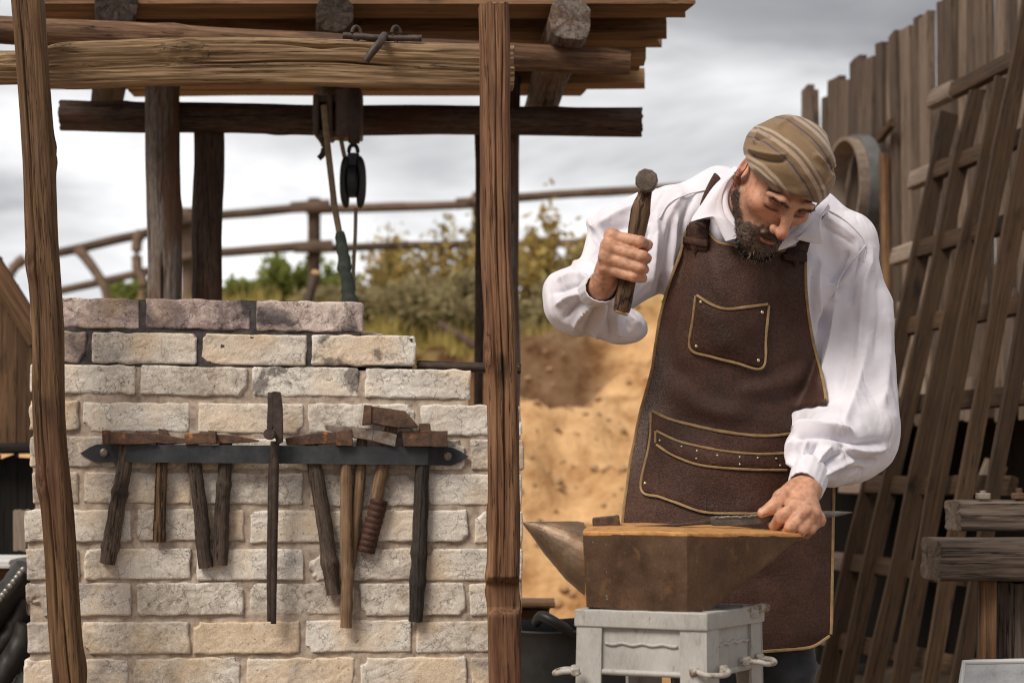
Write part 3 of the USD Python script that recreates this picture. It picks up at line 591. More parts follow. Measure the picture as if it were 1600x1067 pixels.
TROUSER = cloth('dark_grey_trouser_cloth', (0.022, 0.024, 0.028), (0.045, 0.048, 0.055))
BOOT = speckle('boot_leather', [(0.3, (0.015, 0.012, 0.010)), (0.7, (0.05, 0.038, 0.03))], scale=30)
def leather(name, ramp, rough=(0.46, 0.66), dust=True):
    n = {'tc': ('texture_coordinate', {}), 'big': ('noise_texture', {'scale': 7.0, 'detail': 5.0, 'roughness': 0.6}), 'v': ('voronoi_texture', {'scale': 430.0, 'feature': 'smooth_f1', 'smoothness': 0.6}), 'v2': ('noise_texture', {'scale': 190.0, 'detail': 4.0, 'roughness': 0.6}),
         'r': ('rgb_ramp', {'ramp': ramp}), 'rr': ('map_range', {'from_min': 0.3, 'from_max': 0.7, 'to_min': rough[0], 'to_max': rough[1]}), 'h': ('mix_float', {'fac': 0.55}), 'b': ('bump', {'strength': 0.75, 'distance': 0.0022}),
         'pd': ('map_range', {'from_min': 0.36, 'from_max': 0.64, 'to_min': 0.72, 'to_max': 1.34}), 'pm': ('vector_math', {'math_type': 'scale'}),
         'a': ('attribute', {'attribute': 'tint'}), 'sep': ('separate_color', {}), 'dn': ('noise_texture', {'scale': 420.0, 'detail': 3.0, 'roughness': 0.7}), 'dr': ('map_range', {'from_min': 0.44, 'from_max': 0.60, 'clamp': True}), 'dm': ('math', {'math_type': 'multiply'}), 'mix': ('mix_color', {'b': (0.34, 0.29, 0.26)}),
         'p': ('principled_bsdf', {'specular_ior_level': 0.24})}
    l = [('tc.object', f'{k}.vector') for k in ('big', 'v', 'v2', 'dn')] + [('big.fac', 'r.fac'), ('big.fac', 'rr.value'), ('rr.result', 'p.roughness'), ('v.distance', 'h.a'), ('v2.fac', 'h.b'), ('h.result', 'b.height'), ('b.normal', 'p.normal'), ('v2.fac', 'pd.value'), ('r.color', 'pm.vector1'), ('pd.result', 'pm.scale')]
    if dust:
        l += [('a.color', 'sep.color'), ('dn.fac', 'dr.value'), ('dr.result', 'dm.value1'), ('sep.r', 'dm.value2'), ('dm.value', 'mix.fac'), ('pm.vector', 'mix.a'), ('mix.result', 'p.base_color')]
    else: l += [('pm.vector', 'p.base_color')]
    return look(name, n, l)
LEATHER = leather('brown_leather', [(0.3, (0.026, 0.0104, 0.0066)), (0.5, (0.045, 0.0188, 0.0122)), (0.7, (0.070, 0.0315, 0.0210))])
LEATHER2 = leather('brown_leather_parts', [(0.3, (0.026, 0.0104, 0.0066)), (0.5, (0.045, 0.0188, 0.0122)), (0.7, (0.070, 0.0315, 0.0210))], dust=False)
TRIM = speckle('tan_binding', [(0.3, (0.16, 0.095, 0.042)), (0.5, (0.27, 0.17, 0.080)), (0.7, (0.36, 0.25, 0.13))], scale=60, fine=500, bump=0.5, rough=(0.6, 0.8), spec=0.3)
BRASS = speckle('brass_rivet', [(0.3, (0.50, 0.40, 0.22)), (0.7, (0.72, 0.62, 0.40))], scale=60, rough=(0.3, 0.45), metallic=0.8)
STEELSNAP = speckle('steel_snap', [(0.3, (0.36, 0.34, 0.30)), (0.7, (0.55, 0.53, 0.49))], scale=60, rough=(0.25, 0.4), metallic=0.8)
HAIRDARK = usdkit.material(stage, '/World/Looks/dark_hair', {'p': ('principled_bsdf', {'base_color': (0.009, 0.0065, 0.0055), 'roughness': 0.8, 'specular_ior_level': 0.1})}, surface='p.BSDF')
HAIRGREY = usdkit.material(stage, '/World/Looks/grey_hair', {'p': ('principled_bsdf', {'base_color': (0.36, 0.31, 0.27), 'roughness': 0.5})}, surface='p.BSDF')
SCARF = look('striped_scarf_cloth', {
    'a': ('attribute', {'attribute': 'tint'}), 'sep': ('separate_color', {}), 'fr': ('math', {'math_type': 'fraction'}), 'tc': ('texture_coordinate', {}),
    'wn': ('noise_texture', {'scale': 25.0, 'detail': 2.0}), 'wm': ('math', {'math_type': 'multiply_add', 'value2': 0.07}),
    'r': ('rgb_ramp', {'ramp': [(0.0, (0.215, 0.140, 0.080)), (0.20, (0.215, 0.140, 0.080)), (0.215, (0.075, 0.070, 0.105)), (0.245, (0.075, 0.070, 0.105)), (0.26, (0.20, 0.128, 0.073)), (0.40, (0.215, 0.140, 0.080)), (0.42, (0.36, 0.285, 0.225)), (0.52, (0.36, 0.285, 0.225)), (0.54, (0.205, 0.133, 0.076)), (0.60, (0.205, 0.133, 0.076)), (0.62, (0.36, 0.285, 0.225)), (0.69, (0.36, 0.285, 0.225)), (0.71, (0.215, 0.140, 0.080)), (1.0, (0.215, 0.140, 0.080))]}),
    'f': ('noise_texture', {'scale': 800.0, 'detail': 2.0}), 'n': ('noise_texture', {'scale': 9.0, 'detail': 4.0}), 'fm': ('map_range', {'from_min': 0.3, 'from_max': 0.7, 'to_min': 0.72, 'to_max': 1.2}), 'mu': ('vector_math', {'math_type': 'scale'}),
    'b': ('bump', {'strength': 0.5, 'distance': 0.0012}), 'p': ('principled_bsdf', {'roughness': 0.92, 'specular_ior_level': 0.1, 'sheen_weight': 0.2})},
    [('a.color', 'sep.color'), ('tc.object', 'wn.vector'), ('wn.fac', 'wm.value1'), ('sep.r', 'wm.value3'), ('wm.value', 'fr.value1'), ('fr.value', 'r.fac'), ('tc.object', 'f.vector'), ('tc.object', 'n.vector'), ('f.fac', 'fm.value'), ('r.color', 'mu.vector1'), ('fm.result', 'mu.scale'), ('mu.vector', 'p.base_color'), ('f.fac', 'b.height'), ('b.normal', 'p.normal')])
# ---------------------------------------------------------------- ground and hill
def smooth(a, b, x):
    t = np.clip((x - a) / (b - a), 0, 1); return t * t * (3 - 2 * t)

def ground_z(x, y):
    x, y = np.asarray(x, float), np.asarray(y, float)
    z = 1.28 * smooth(8.6, 12.4, y) + 0.70 * smooth(12.75, 13.6, y) + 0.50 * smooth(13.5, 19, y) + 0.50 * smooth(17, 24, y)
    z = z * (0.62 + 0.38 * smooth(-7.5, -3.2, x)) * (1 - 0.35 * smooth(5, 14, x))
    z = z + 0.85 * np.exp(-((x - 1.35) / 0.8) ** 2 - ((y - 12.6) / 1.5) ** 2)
    z = z - 0.38 * np.exp(-((x - 0.35) / 0.75) ** 2 - ((y - 13.1) / 0.5) ** 2) * (0.5 + noise(np.stack([x * 2.5, y * 2.5, x * 0], -1), 4))
    q = np.stack([x * 0.9, y * 0.9, x * 0], -1)
    rough = smooth(7, 11, y) * (1 - 0.6 * smooth(40, 80, y))
    z = z + rough * ((fbm(q, 5, 2) - 0.5) * 0.75 + (fbm(q * 3.2, 4, 5) - .5) * .50) + (fbm(q * 3, 3, 8) - 0.5) * 0.03
    return z

gy = np.concatenate([np.linspace(-40, 4, 24), np.linspace(4.3, 9, 26), np.linspace(9.1, 20, 150), np.linspace(20.3, 40, 50), np.geomspace(41, 400, 24)])
gx = np.concatenate([-np.geomspace(200, 7.2, 26), np.linspace(-7, 5, 150), np.geomspace(5.2, 200, 26)])
GX, GY = np.meshgrid(gx, gy, indexing='ij')
GZ = ground_z(GX, GY)
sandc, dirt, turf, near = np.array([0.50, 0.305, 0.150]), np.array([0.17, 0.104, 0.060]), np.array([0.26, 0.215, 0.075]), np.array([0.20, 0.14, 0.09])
nz = fbm(np.stack([GX * 0.8, GY * 0.8, GX * 0], -1), 4, 31)
up = smooth(12.45, 12.95, GY + (nz - .5) * 2.2) * (1 - smooth(0.55, 1.0, GX + (nz - .5) * .8) * (GX < 3.5))
green = smooth(13.4, 14.2, GY + (nz - .5) * 1.6)
col = sandc * (1 - up[..., None]) + dirt * up[..., None]
col = col * (1 - green[..., None]) + turf * green[..., None]
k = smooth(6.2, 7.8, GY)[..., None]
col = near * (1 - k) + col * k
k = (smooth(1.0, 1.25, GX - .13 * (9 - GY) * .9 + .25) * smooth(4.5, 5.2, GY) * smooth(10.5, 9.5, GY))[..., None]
col = np.array([.045, .033, .025]) * k + col * (1 - k)  # shade under the fence painted into the ground colour
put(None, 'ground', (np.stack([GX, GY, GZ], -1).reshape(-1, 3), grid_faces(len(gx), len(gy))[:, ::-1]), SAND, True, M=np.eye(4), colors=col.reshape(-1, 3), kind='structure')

# loose stones and clods on the sandy bank
rng = np.random.default_rng(12)
vs, fs, n = [], [], 0
for i in range(800):
    y = rng.uniform(8.5, 13.6); x = rng.uniform(-0.2, 2.0) * y / 11
    s = 0.010 + 0.026 * rng.random() ** 3
    ico = trimesh.creation.icosphere(1, s)
    v = ico.vertices * [1, 1, .65] + (noise(ico.vertices * 18 + i, 3) - .5)[:, None] * ico.vertices * 1.1
    vs.append(v + [x, y, float(ground_z(x, y)) + s * .2]); fs.append(ico.faces + n); n += len(v)
put(None, 'gravel', (np.vstack(vs), np.vstack(fs)), speckle('clod_earth', [(0.3, (0.20, 0.11, 0.055)), (0.7, (0.46, 0.29, 0.14))], scale=9), 50, label='loose clods and stones lying on the sandy slope', category='stones', kind='stuff')

# grass on the hill
vs, fs, n = [], [], 0
for i in range(2600):
    y = rng.uniform(13.6, 20.5); x = rng.uniform(-5.5, 2.6) * y / 17
    z = float(ground_z(x, y))
    if z < 1.4: continue
    for b in range(7):
        a, l = rng.uniform(0, 6.28), rng.uniform(.06, .24)
        o = np.array([x, y, z - .02]) + rng.normal(0, .05, 3) * [1, 1, 0]
        d = np.array([math.cos(a), math.sin(a), 0]); w = np.array([-d[1], d[0], 0]) * .012
        vs.append([o - w, o + w, o + d * l * .45 + [0, 0, l]]); fs.append([n, n + 1, n + 2]); n += 3
put(None, 'grass', (np.vstack(vs), np.array(fs)), GRASS, False, label='dry yellow green grass covering the hill behind the yard', category='grass', kind='stuff')

# ---------------------------------------------------------------- shrubs on the hill
def shrub(px, ptop, wpx, Y, leaf, seed, label, leaves=1700, size=.044, loose=1.0, dy=0.0):
    rng = np.random.default_rng(seed)
    x = (px - 800) / F * Y
    base = np.array([x, Y, float(ground_z(x, Y)) - .03])
    H = P(px, ptop, Y)[2] - base[2]; Wd = S(wpx, Y) / 2
    t = thing('shrub', label, 'shrub', base, 'shrubs growing on the hill')
    sm, pts = [], []
    for i in range(16):
        a = rng.uniform(0, 6.28); r = Wd * math.sqrt(rng.random()); h = H * (1 - 0.45 * (r / Wd) ** 2) * rng.uniform(.72, 1.0)
        tip = base + [r * math.cos(a), r * math.sin(a) * .8, h]
        mid = base + [r * math.cos(a) * .35, r * math.sin(a) * .3, h * .5]
        c = spline([base + rng.normal(0, .03, 3) * [1, 1, 0], mid, tip], 9)
        sm.append(tube(c, np.linspace(.014, .004, 9), 5)); pts.append(c[2:])
        for b in range(3):
            k = rng.integers(3, 8); e = c[k] + rng.normal(0, 1, 3) * [Wd * .35, Wd * .3, H * .10] + [0, 0, H * .08]
            c2 = spline([c[k], (c[k] + e) / 2 + rng.normal(0, .02, 3), e], 5)
            sm.append(tube(c2, np.linspace(.006, .002, 5), 4)); pts.append(c2)
    put(t, 'stem', cat(*sm), TWIG, True)
    pts = np.vstack(pts)
    leaves = int(leaves * 1.6)
    c = pts[rng.integers(0, len(pts), leaves)] + rng.normal(0, 1, (leaves, 3)) * np.array([Wd, Wd, H]) * .075 * loose
    c[:, 2] = np.maximum(c[:, 2], base[2] + .02)
    u = rng.normal(0, 1, (leaves, 3)); u /= np.linalg.norm(u, axis=1, keepdims=True)
    w = np.cross(u, rng.normal(0, 1, (leaves, 3))); w /= np.linalg.norm(w, axis=1, keepdims=True)
    s = size * rng.uniform(.6, 1.35, (leaves, 1))
    q = np.stack([c - u * s, c + w * s * .5, c + u * s, c - w * s * .5], 1).reshape(-1, 3)
    k = np.arange(leaves)[:, None] * 4
    put(t, 'crown', (q, np.hstack([k, k + 1, k + 2, k + 3])), leaf, False)

shrub(868, 322, 175, 15.5, LEAF_YELLOW, 1, 'tall yellowing shrub between the right hand post and the raised white sleeve', 3000)
shrub(940, 345, 140, 17.0, LEAF_YELLOW, 2, 'yellowing shrub mostly hidden behind the raised white sleeve', 1800)
shrub(775, 345, 110, 17.5, LEAF_OLIVE, 3, 'olive shrub right behind the right hand timber post', 1600)
shrub(690, 335, 165, 17.0, LEAF_YELLOW, 4, 'sparse yellow shrub rising above the lower fence rail left of the right hand post', 1300, loose=1.3)
shrub(605, 345, 150, 17.5, LEAF_YELLOW, 5, 'thin yellow shrub just right of the hanging black pulley', 1000, loose=1.3)
shrub(660, 425, 210, 15.5, LEAF_OLIVE, 6, 'broad olive shrub above the stepped right end of the brick wall', 2800)
shrub(560, 432, 130, 16.5, LEAF_OLIVE, 7, 'low olive shrub directly behind the cloth wrapped rope', 1600)
shrub(455, 392, 125, 18.5, LEAF_GREEN, 8, 'rounded green bush left of the rail fence post', 2000)
shrub(392, 432, 120, 19.0, LEAF_GREEN, 9, 'low green bush just right of the dark bark post', 1600)
shrub(525, 402, 90, 19.0, LEAF_GREEN, 10, 'small green bush right of the rail fence post', 1300)
shrub(205, 428, 90, 18.0, LEAF_GREEN, 11, 'small green bush left of the grey bark post', 1200)
shrub(735, 430, 160, 14.8, LEAF_OLIVE, 12, 'olive shrub low on the bank beside the dark upright pole', 2000)
shrub(505, 448, 120, 16.5, LEAF_OLIVE, 13, 'lowest olive shrub behind the top course of bricks', 1300)
shrub(845, 440, 160, 14.6, LEAF_OLIVE, 14, 'olive shrub at the foot of the tall yellowing shrub', 1700)

# dead branch and leaning stick on the slope
beam(None, 'fallen_branch', P(686, 506, 14.0), P(752, 546, 13.6), .07, .06, W_DARKBARK, 77, power=2, nc=20, step=.05, label='grey dead branch lying on the slope left of the dark pole', category='branch')
st = thing('leaning_stick', 'leaning stick with a pale sawn end behind the brick wall', 'stick', P(470, 475, 9.0))
M, L = along(P(472, 500, 9.0), P(493, 428, 9.0))
put(st, 'stick', timber(L, .05, .05, 5, power=2, nc=18, step=.04), W_STICK, M=M)
put(st, 'cut_end', tube([P(493, 427, 8.99), P(494, 424, 8.985)], [.023, .02], 14), W_CUT)

# ---------------------------------------------------------------- rail fence on the hill
YF = 17.0
rf = thing('rail_fence', 'weathered two rail fence of poles running along the hilltop', 'fence', P(490, 440, YF))
def rail(a, b, w=.09, seed=0, Y0=YF, Y1=YF, name='rail', **kw):
    beam(rf, name, P(*a, Y0), P(*b, Y1), w, w, W_RAIL, seed + 300, power=2.2, nc=16, step=.12, side=(0, 0, 1), amp=.008, **kw)
rail((300, 340), (505, 322), seed=1); rail((478, 328), (762, 319), seed=2, Y0=YF - .1); rail((735, 313), (1110, 290), seed=3)
rail((300, 398), (500, 383), seed=4); rail((470, 389), (770, 380), seed=5, Y0=YF - .1, w=.08); rail((740, 384), (1100, 372), seed=6, w=.08)
rail((60, 402), (232, 364), seed=7); rail((225, 366), (310, 342), seed=17); rail((60, 462), (232, 424), seed=8, w=.08); rail((225, 426), (310, 396), seed=18, w=.08)
for i, (px, a, b, dx) in enumerate([(491, 310, 470, 0), (748, 300, 480, 3), (292, 325, 500, 2), (1015, 285, 480, 0)]):
    beam(rf, 'post', P(px + dx, b, YF + .1), P(px, a, YF + .1), .13, .12, W_RAIL, 320 + i, power=2.5, nc=18, step=.1)
for i, (px, py) in enumerate([(492, 322), (497, 384), (750, 316), (290, 340)]):
    beam(rf, 'cleat', P(px - 38, py + 3, YF - .16), P(px + 24, py - 1, YF - .16), .11, .05, W_RAIL, 340 + i, nc=14, step=.1, side=(0, 0, 1))
def strut(pts, seed, w=.055):
    c = spline([P(*p, YF - .05) for p in pts], 16)
    put(rf, 'strut', tube(c, np.linspace(w, w * .75, 16), 10, rough=.012, seed=seed), W_RAIL)
strut([(120, 388), (130, 398), (150, 425), (164, 450), (168, 480)], 1)
strut([(222, 362), (214, 380), (215, 420), (224, 440), (222, 480)], 2)
strut([(38, 404), (22, 418), (12, 440)], 3)

# ---------------------------------------------------------------- brick wall
WY, WA = 3.88, math.radians(4.5)
WO = P(90, HORIZON, WY)
WU, WN = np.array([math.cos(WA), math.sin(WA), 0]), np.array([math.sin(WA), -math.cos(WA), 0])     # along the wall; out of its face
def wall_uv(px, py):
    d = np.array([(px - 800) / F, 1.0, -(py - HORIZON) / F]); s = ((WO - [0, 0, EYE]) @ WN) / (d @ WN)
    q = d * s + [0, 0, EYE] - WO
    return q @ WU, q[2] + WO[2]
def wall_at(u, z, out=0.0): return np.array([WO[0], WO[1], 0]) + WU * u + WN * out + np.array([0, 0, z])
def wall_px(px, py, out=0.0): return wall_at(*wall_uv(px, py), out)

wall = thing('brick_wall', 'stepped wall of cream old bricks with sooty top course', 'wall', wall_at(0.5, 0))
tops = [463, 517, 569, 626, 682, 738, 796, 857, 911, 972, 1030]
heights = [48, 48, 46, 47, 47, 49, 49, 48, 49, 48, 48]
rows = [[(48, 218), (226, 390), (399, 566)],
        [(50, 133), (142, 306), (315, 478), (487, 649)],
        [(48, 213), (220, 386), (395, 562), (570, 735)],
        [(46, 122), (129, 296), (308, 473), (482, 649), (658, 815)],
        [(46, 181), (189, 356), (364, 532), (540, 727), (735, 818)],
        [(50, 122), (131, 298), (306, 473), (484, 650), (668, 816)],
        [(38, 204), (214, 381), (391, 558), (566, 731), (742, 817)],
        [(40, 122), (131, 297), (306, 473), (482, 656), (664, 816)],
        [(40, 205), (213, 379), (389, 552), (562, 726), (734, 815)],
        [(42, 122), (130, 296), (302, 468), (477, 642), (652, 816)],
        [(36, 200), (209, 376), (385, 553), (562, 728), (736, 817)]]
def brick_mesh(w, h, d, seed, cell=.0028, chip=1.0):
    """A hand-made brick: x along, y into the wall from 0 to d, z up, centred in x and z; flaking face, soft broken edges."""
    rng = np.random.default_rng(seed)
    nx, nz = max(8, int(w / cell)), max(8, int(h / cell))
    x, z = np.linspace(-w / 2 + .0035, w / 2 - .0035, nx - 4), np.linspace(-h / 2 + .0035, h / 2 - .0035, nz - 4)
    x = np.concatenate([[-w / 2, -w / 2 + .0012], x, [w / 2 - .0012, w / 2]]); z = np.concatenate([[-h / 2, -h / 2 + .0012], z, [h / 2 - .0012, h / 2]])
    X, Z = np.meshgrid(x, z, indexing='ij')
    o = rng.uniform(0, 50, 3)
    q = np.stack([X, Z * 1.6, X * 0], -1)
    f1 = fbm(q * 16 + o, 5, seed); f2 = fbm(q * 55 + o, 3, seed + 1)
    ter = f1 * 7; ter = np.floor(ter) + smooth(0.90, 1.0, ter % 1.0)        # flakes in steps
    y = -.0010 * (ter - 3) - (f2 - .5) * .0018
    e = np.minimum(np.minimum(X + w / 2, w / 2 - X), np.minimum(Z + h / 2, h / 2 - Z))
    soft = .0006 + .0024 * noise(q * 34 + o, seed + 2) ** 2
    y = y + .0036 * np.exp(-(e / soft) ** 1.4)
    for _ in range(rng.integers(0, 3)):                                      # broken corners
        cx, cz = rng.choice([-1, 1]) * w / 2, rng.choice([-1, 1]) * h / 2
        r = rng.uniform(.006, .018) * chip
        y = y + .010 * smooth(1.15, .75, np.hypot(X - cx, (Z - cz) * .9) / r + (f2 - .5) * .8)
    eL = (noise(np.stack([z * 40 + o[0], z * 0, z * 0], -1), 5) - .5) * .005
    eT = (noise(np.stack([x * 40 + o[1], x * 0, x * 0], -1), 6) - .5) * .004
    rad = rng.uniform(.002, .006)
    pull = rad * (np.clip((np.abs(X) - (w / 2 - rad)) / rad, 0, 1) ** 2) * (np.clip((np.abs(Z) - (h / 2 - rad)) / rad, 0, 1) ** 2)
    sx, sz = X / (w / 2), Z / (h / 2)
    Xd = X + eL[None] * np.abs(sx) ** 6 - np.sign(X) * pull * .6
    Zd = Z + eT[:, None] * np.abs(sz) ** 6 - np.sign(Z) * pull * .6
    front = np.stack([Xd, y, Zd], -1)
    v = front.reshape(-1, 3); f = grid_faces(nx, nz); n = len(v)
    ring = [i * nz for i in range(nx)] + [(nx - 1) * nz + j for j in range(1, nz)] + [i * nz + nz - 1 for i in range(nx - 2, -1, -1)] + list(range(nz - 2, 0, -1))
    ring = np.array(ring); k = len(ring); r2 = np.roll(np.arange(k), -1)
    allv, allf, prev = [v], [f], ring
    for depth in (.012, d):
        b = v[ring].copy(); b[:, 1] = depth
        b[:, [0, 2]] += (noise(b * 60 + o, 9) - .5)[:, None] * .003
        cur = np.arange(k) + n; n += k
        allv.append(b); allf += [np.stack([prev, cur, cur[r2]], -1), np.stack([prev, cur[r2], prev[r2]], -1)]
        prev = cur
    allv.append([[0, d, 0]]); allf.append(np.stack([prev, np.full(k, n), prev[r2]], -1))
    m = trimesh.Trimesh(np.vstack(allv), np.vstack(allf), process=False)
    return np.array(m.vertices), (m.faces if m.volume > 0 else m.faces[:, ::-1])

def lay_brick(u0, u1, z0, z1, tilt, look_, seed, out=0.0, name='brick', cell=.0028, chip=1.0, R=None, d=.105):
    c = wall_at((u0 + u1) / 2, (z0 + z1) / 2, out)
    if R is None:
        xa = WU * math.cos(tilt) + np.array([0, 0, math.sin(tilt)]); ya = -WN; za = np.cross(xa, ya)
    else:
        xa, ya, za = R
    return put(wall, name, brick_mesh(abs(u1 - u0), abs(z1 - z0), d, seed, cell, chip), look_, 32, M=mat4(c, xa, ya, za))

rng = np.random.default_rng(4)
GREYS = {(3, 0), (4, 0), (5, 0), (7, 0), (8, 0), (9, 0), (6, 1), (7, 3), (4, 3), (5, 1), (5, 3), (10, 0)}
extent = []
for r, (row, top, hh) in enumerate(zip(rows, tops, heights)):
    slope = .016 - .0021 * r
    for i, (a, b) in enumerate(row):
        mid = (a + b) / 2
        yt = top + slope * (mid - 90) + rng.uniform(-1, 1); yb = yt + hh + rng.uniform(-1, 1.2)
        (u0, z1), (u1, z0) = wall_uv(a, yt), wall_uv(b, yb)
        lk = B_SMOKE if r == 0 or (r, i) == (1, 0) else B_MARKED if (r, i) in ((1, 3), (2, 2)) else B_GREY if (r, i) in GREYS else B_CREAM
        lay_brick(u0, u1, z0, z1, -slope + rng.uniform(-.004, .004), lk, 100 + r * 10 + i, out=rng.uniform(-.003, .003), chip=2.2 if (r, i) in ((3, 4), (6, 1), (7, 3), (8, 0)) else 1)
    u0, zt = wall_uv(row[0][0], top + slope * (row[0][0] - 90)); u1, zb = wall_uv(row[-1][1], top + hh + slope * (row[-1][1] - 90))
    extent.append((u0, u1, wall_uv(row[0][0], top)[1], wall_uv(row[-1][1], top + slope * (row[-1][1] - 90))[1]))
# courses below the picture, down to the ground
pitch = extent[9][2] - extent[10][2]
zc = extent[10][2] - pitch
r = 11
while zc > .03:
    u, j = extent[9 + r % 2][0], 0
    first = .165 if r % 2 else .115
    while u < extent[9][1] - .05:
        w = first if j == 0 else .236
        lay_brick(u, min(u + w, extent[9][1]), zc - .067, zc, 0, B_CREAM, 400 + r * 10 + j, cell=.012); u += w + .013; j += 1
    extent.append((extent[9][0], extent[9][1], zc, zc)); zc -= pitch; r += 1
# second skin of bricks behind the first
DEPTH = .235
for r, (u0, u1, za, zb) in enumerate(extent):
    u, j = u0 + .004, 0
    first = .115 if r % 2 == 0 else .235
    while u < u1 - .06:
        w = min(first if j == 0 else .236, u1 - u)
        c_z = za + (zb - za) * ((u + w / 2 - u0) / (u1 - u0))
        R = (-WU, WN, np.array([0, 0, 1.0]))
        lay_brick(u, u + w, c_z - .067, c_z - .001, 0, B_SMOKE if r < 2 else B_GREY, 700 + r * 10 + j, out=-DEPTH, cell=.012, R=R); u += w + .013; j += 1
# mortar: one rough core, set back from the brick faces
def mortar_core(rlo, rhi):
    cell = .006; us = np.arange(extent[rlo:rhi] and min(e[0] for e in extent[rlo:rhi]) + .006, max(e[1] for e in extent[rlo:rhi]) - .004, cell)
    zs = np.arange(extent[rhi][2] if rhi < len(extent) else .0, max(max(e[2], e[3]) for e in extent[rlo:rhi]) + .002, cell)
    mask = np.zeros((len(us), len(zs)), bool)
    for r in range(rlo, rhi):
        u0, u1, za, zb = extent[r]
        nxt = extent[r + 1] if r + 1 < len(extent) else (u0, u1, 0, 0)
        U = us[:, None]; f = np.clip((U - u0) / (u1 - u0), 0, 1)
        t = za + (zb - za) * f - .004
        b = nxt[2] + (nxt[3] - nxt[2]) * np.clip((U - nxt[0]) / (nxt[1] - nxt[0]), 0, 1) - .012
        mask |= (U > u0 + .008) & (U < u1 - .006) & (zs[None] < t) & (zs[None] >= b)
    idx = np.full((len(us) + 1, len(zs) + 1), -1)
    ii, jj = np.nonzero(mask)
    for a, b in np.ndindex(2, 2): idx[ii + a, jj + b] = 0
    on = np.argwhere(idx == 0); idx[tuple(on.T)] = np.arange(len(on))
    U, Z = us[0] + (on[:, 0] - .5) * cell, zs[0] + (on[:, 1] - .5) * cell
    relief = (fbm(np.stack([U * 30, Z * 30, U * 0], -1), 4, 3) - .5) * .010
    fr = np.array([wall_at(u, z, -.0055 + o) for u, z, o in zip(U, Z, relief)]); bk = np.array([wall_at(u, z, -DEPTH + .008) for u, z in zip(U, Z)])
    a, b, c, d = idx[ii, jj], idx[ii + 1, jj], idx[ii + 1, jj + 1], idx[ii, jj + 1]
    n = len(on); q = np.stack([a, b, c, d], -1)
    faces = [q, q[:, ::-1] + n]
    pad = np.pad(mask, 1)
    for di, dj, e0, e1 in ((-1, 0, (0, 1), (0, 0)), (1, 0, (1, 0), (1, 1)), (0, -1, (0, 0), (1, 0)), (0, 1, (1, 1), (0, 1))):
        edge = ~pad[ii + 1 + di, jj + 1 + dj]
        p, s = idx[ii[edge] + e0[0], jj[edge] + e0[1]], idx[ii[edge] + e1[0], jj[edge] + e1[1]]
        faces.append(np.stack([p, p + n, s + n, s], -1))
    return np.vstack([fr, bk]), np.vstack(faces)
put(wall, 'mortar', mortar_core(0, 2), MORTAR_SOOT, 60)
put(wall, 'mortar', mortar_core(2, len(extent)), MORTAR, 60)
# a broken brick lying on the second step, seen behind the top course
u, z = wall_uv(577, 519)
put(None, 'broken_brick', brick_mesh(.06, .03, .05, 990, cell=.006), B_GREY, 50, M=mat4(wall_at(u, z - .004, -.15), WU, -WN, (0, 0, 1)), label='broken bit of brick on the second step of the wall', category='brick')

# ---------------------------------------------------------------- front frame: two posts and the hewn beam
frame = thing('timber_shelter_front', 'rough timber front of two posts and a cracked hewn beam before the brick wall', 'timber frame', P(430, 1067, 3.8) * [1, 1, 0])
def post_pts(top, bot, Y):
    a, b = P(*bot, Y), P(*top, Y); d = (b - a) / (b[2] - a[2])
    return a - d * a[2] - d * .15, b
a, b = post_pts((40, -2), (108, 1067), 3.73)
beam(frame, 'post', a, b, S(46, 3.73), S(42, 3.73), W_POST, 11, power=4.5, cracks=1, nc=170, step=.008, knots=7, amp=.0035, wave=.010, crack_deep=.008, crack_at=[(-1.85, .75, 1.5), (-1.3, .1, .8)], label='leaning left post with a long drying crack')
a, b = post_pts((771, 7), (789, 1067), 3.70)
# right post: full section, a notch, and the foot below it
M, L = along(a, b)
zt = lambda py: P(780, py, 3.70)[2]
def at_h(z): return a + (b - a) * (z - a[2]) / (b[2] - a[2])
v, f = timber(L, S(52, 3.7), S(46, 3.7), 23, power=4.0, cracks=1, nc=170, step=.006, knots=8, amp=.004, wave=.007, taper=.86, crack_deep=.007, crack_at=[(-1.5, .9, 1.2), (-1.0, 1.3, .8)])
zz = v[:, 0] * (b[2] - a[2]) / L + a[2]
notch = smooth(zt(957), zt(950), zz) * smooth(zt(903), zt(909), zz)
front = v[:, 2] * (1 if M[1, 2] < 0 else -1)                       # how far towards the camera
side = 1 if M[1, 2] < 0 else -1
v[:, 2] = side * np.where(notch > .02, np.minimum(front, front * (1 - notch) + np.minimum(front, .012) * notch), front)
put(frame, 'post', (v, f), W_POSTRED, 45, M=M, label='upright right post with a notch cut low down')
M, L = along(P(-60, 108, 3.86), P(803, 106, 3.92))
v, f = timber(L, S(66, 3.88), S(70, 3.88), 5, power=6.5, cracks=16, nc=230, step=.006, amp=.007, wave=.004, grain=.003, knots=4, crack_deep=.011, crack_wide=.038)
xx = v[:, 0] / L
zs_ = 1 if M[2, 2] > 0 else -1
v[:, 2] += zs_ * .014 * np.sin(np.pi * np.clip(xx, 0, 1)) ** 2 * 1.0
narrow = smooth(.20, .12, xx)                                        # thinner, split tenon at the left end
v[:, 2] *= 1 - .28 * narrow
put(frame, 'beam', (v, f), W_BEAM, 40, M=M)

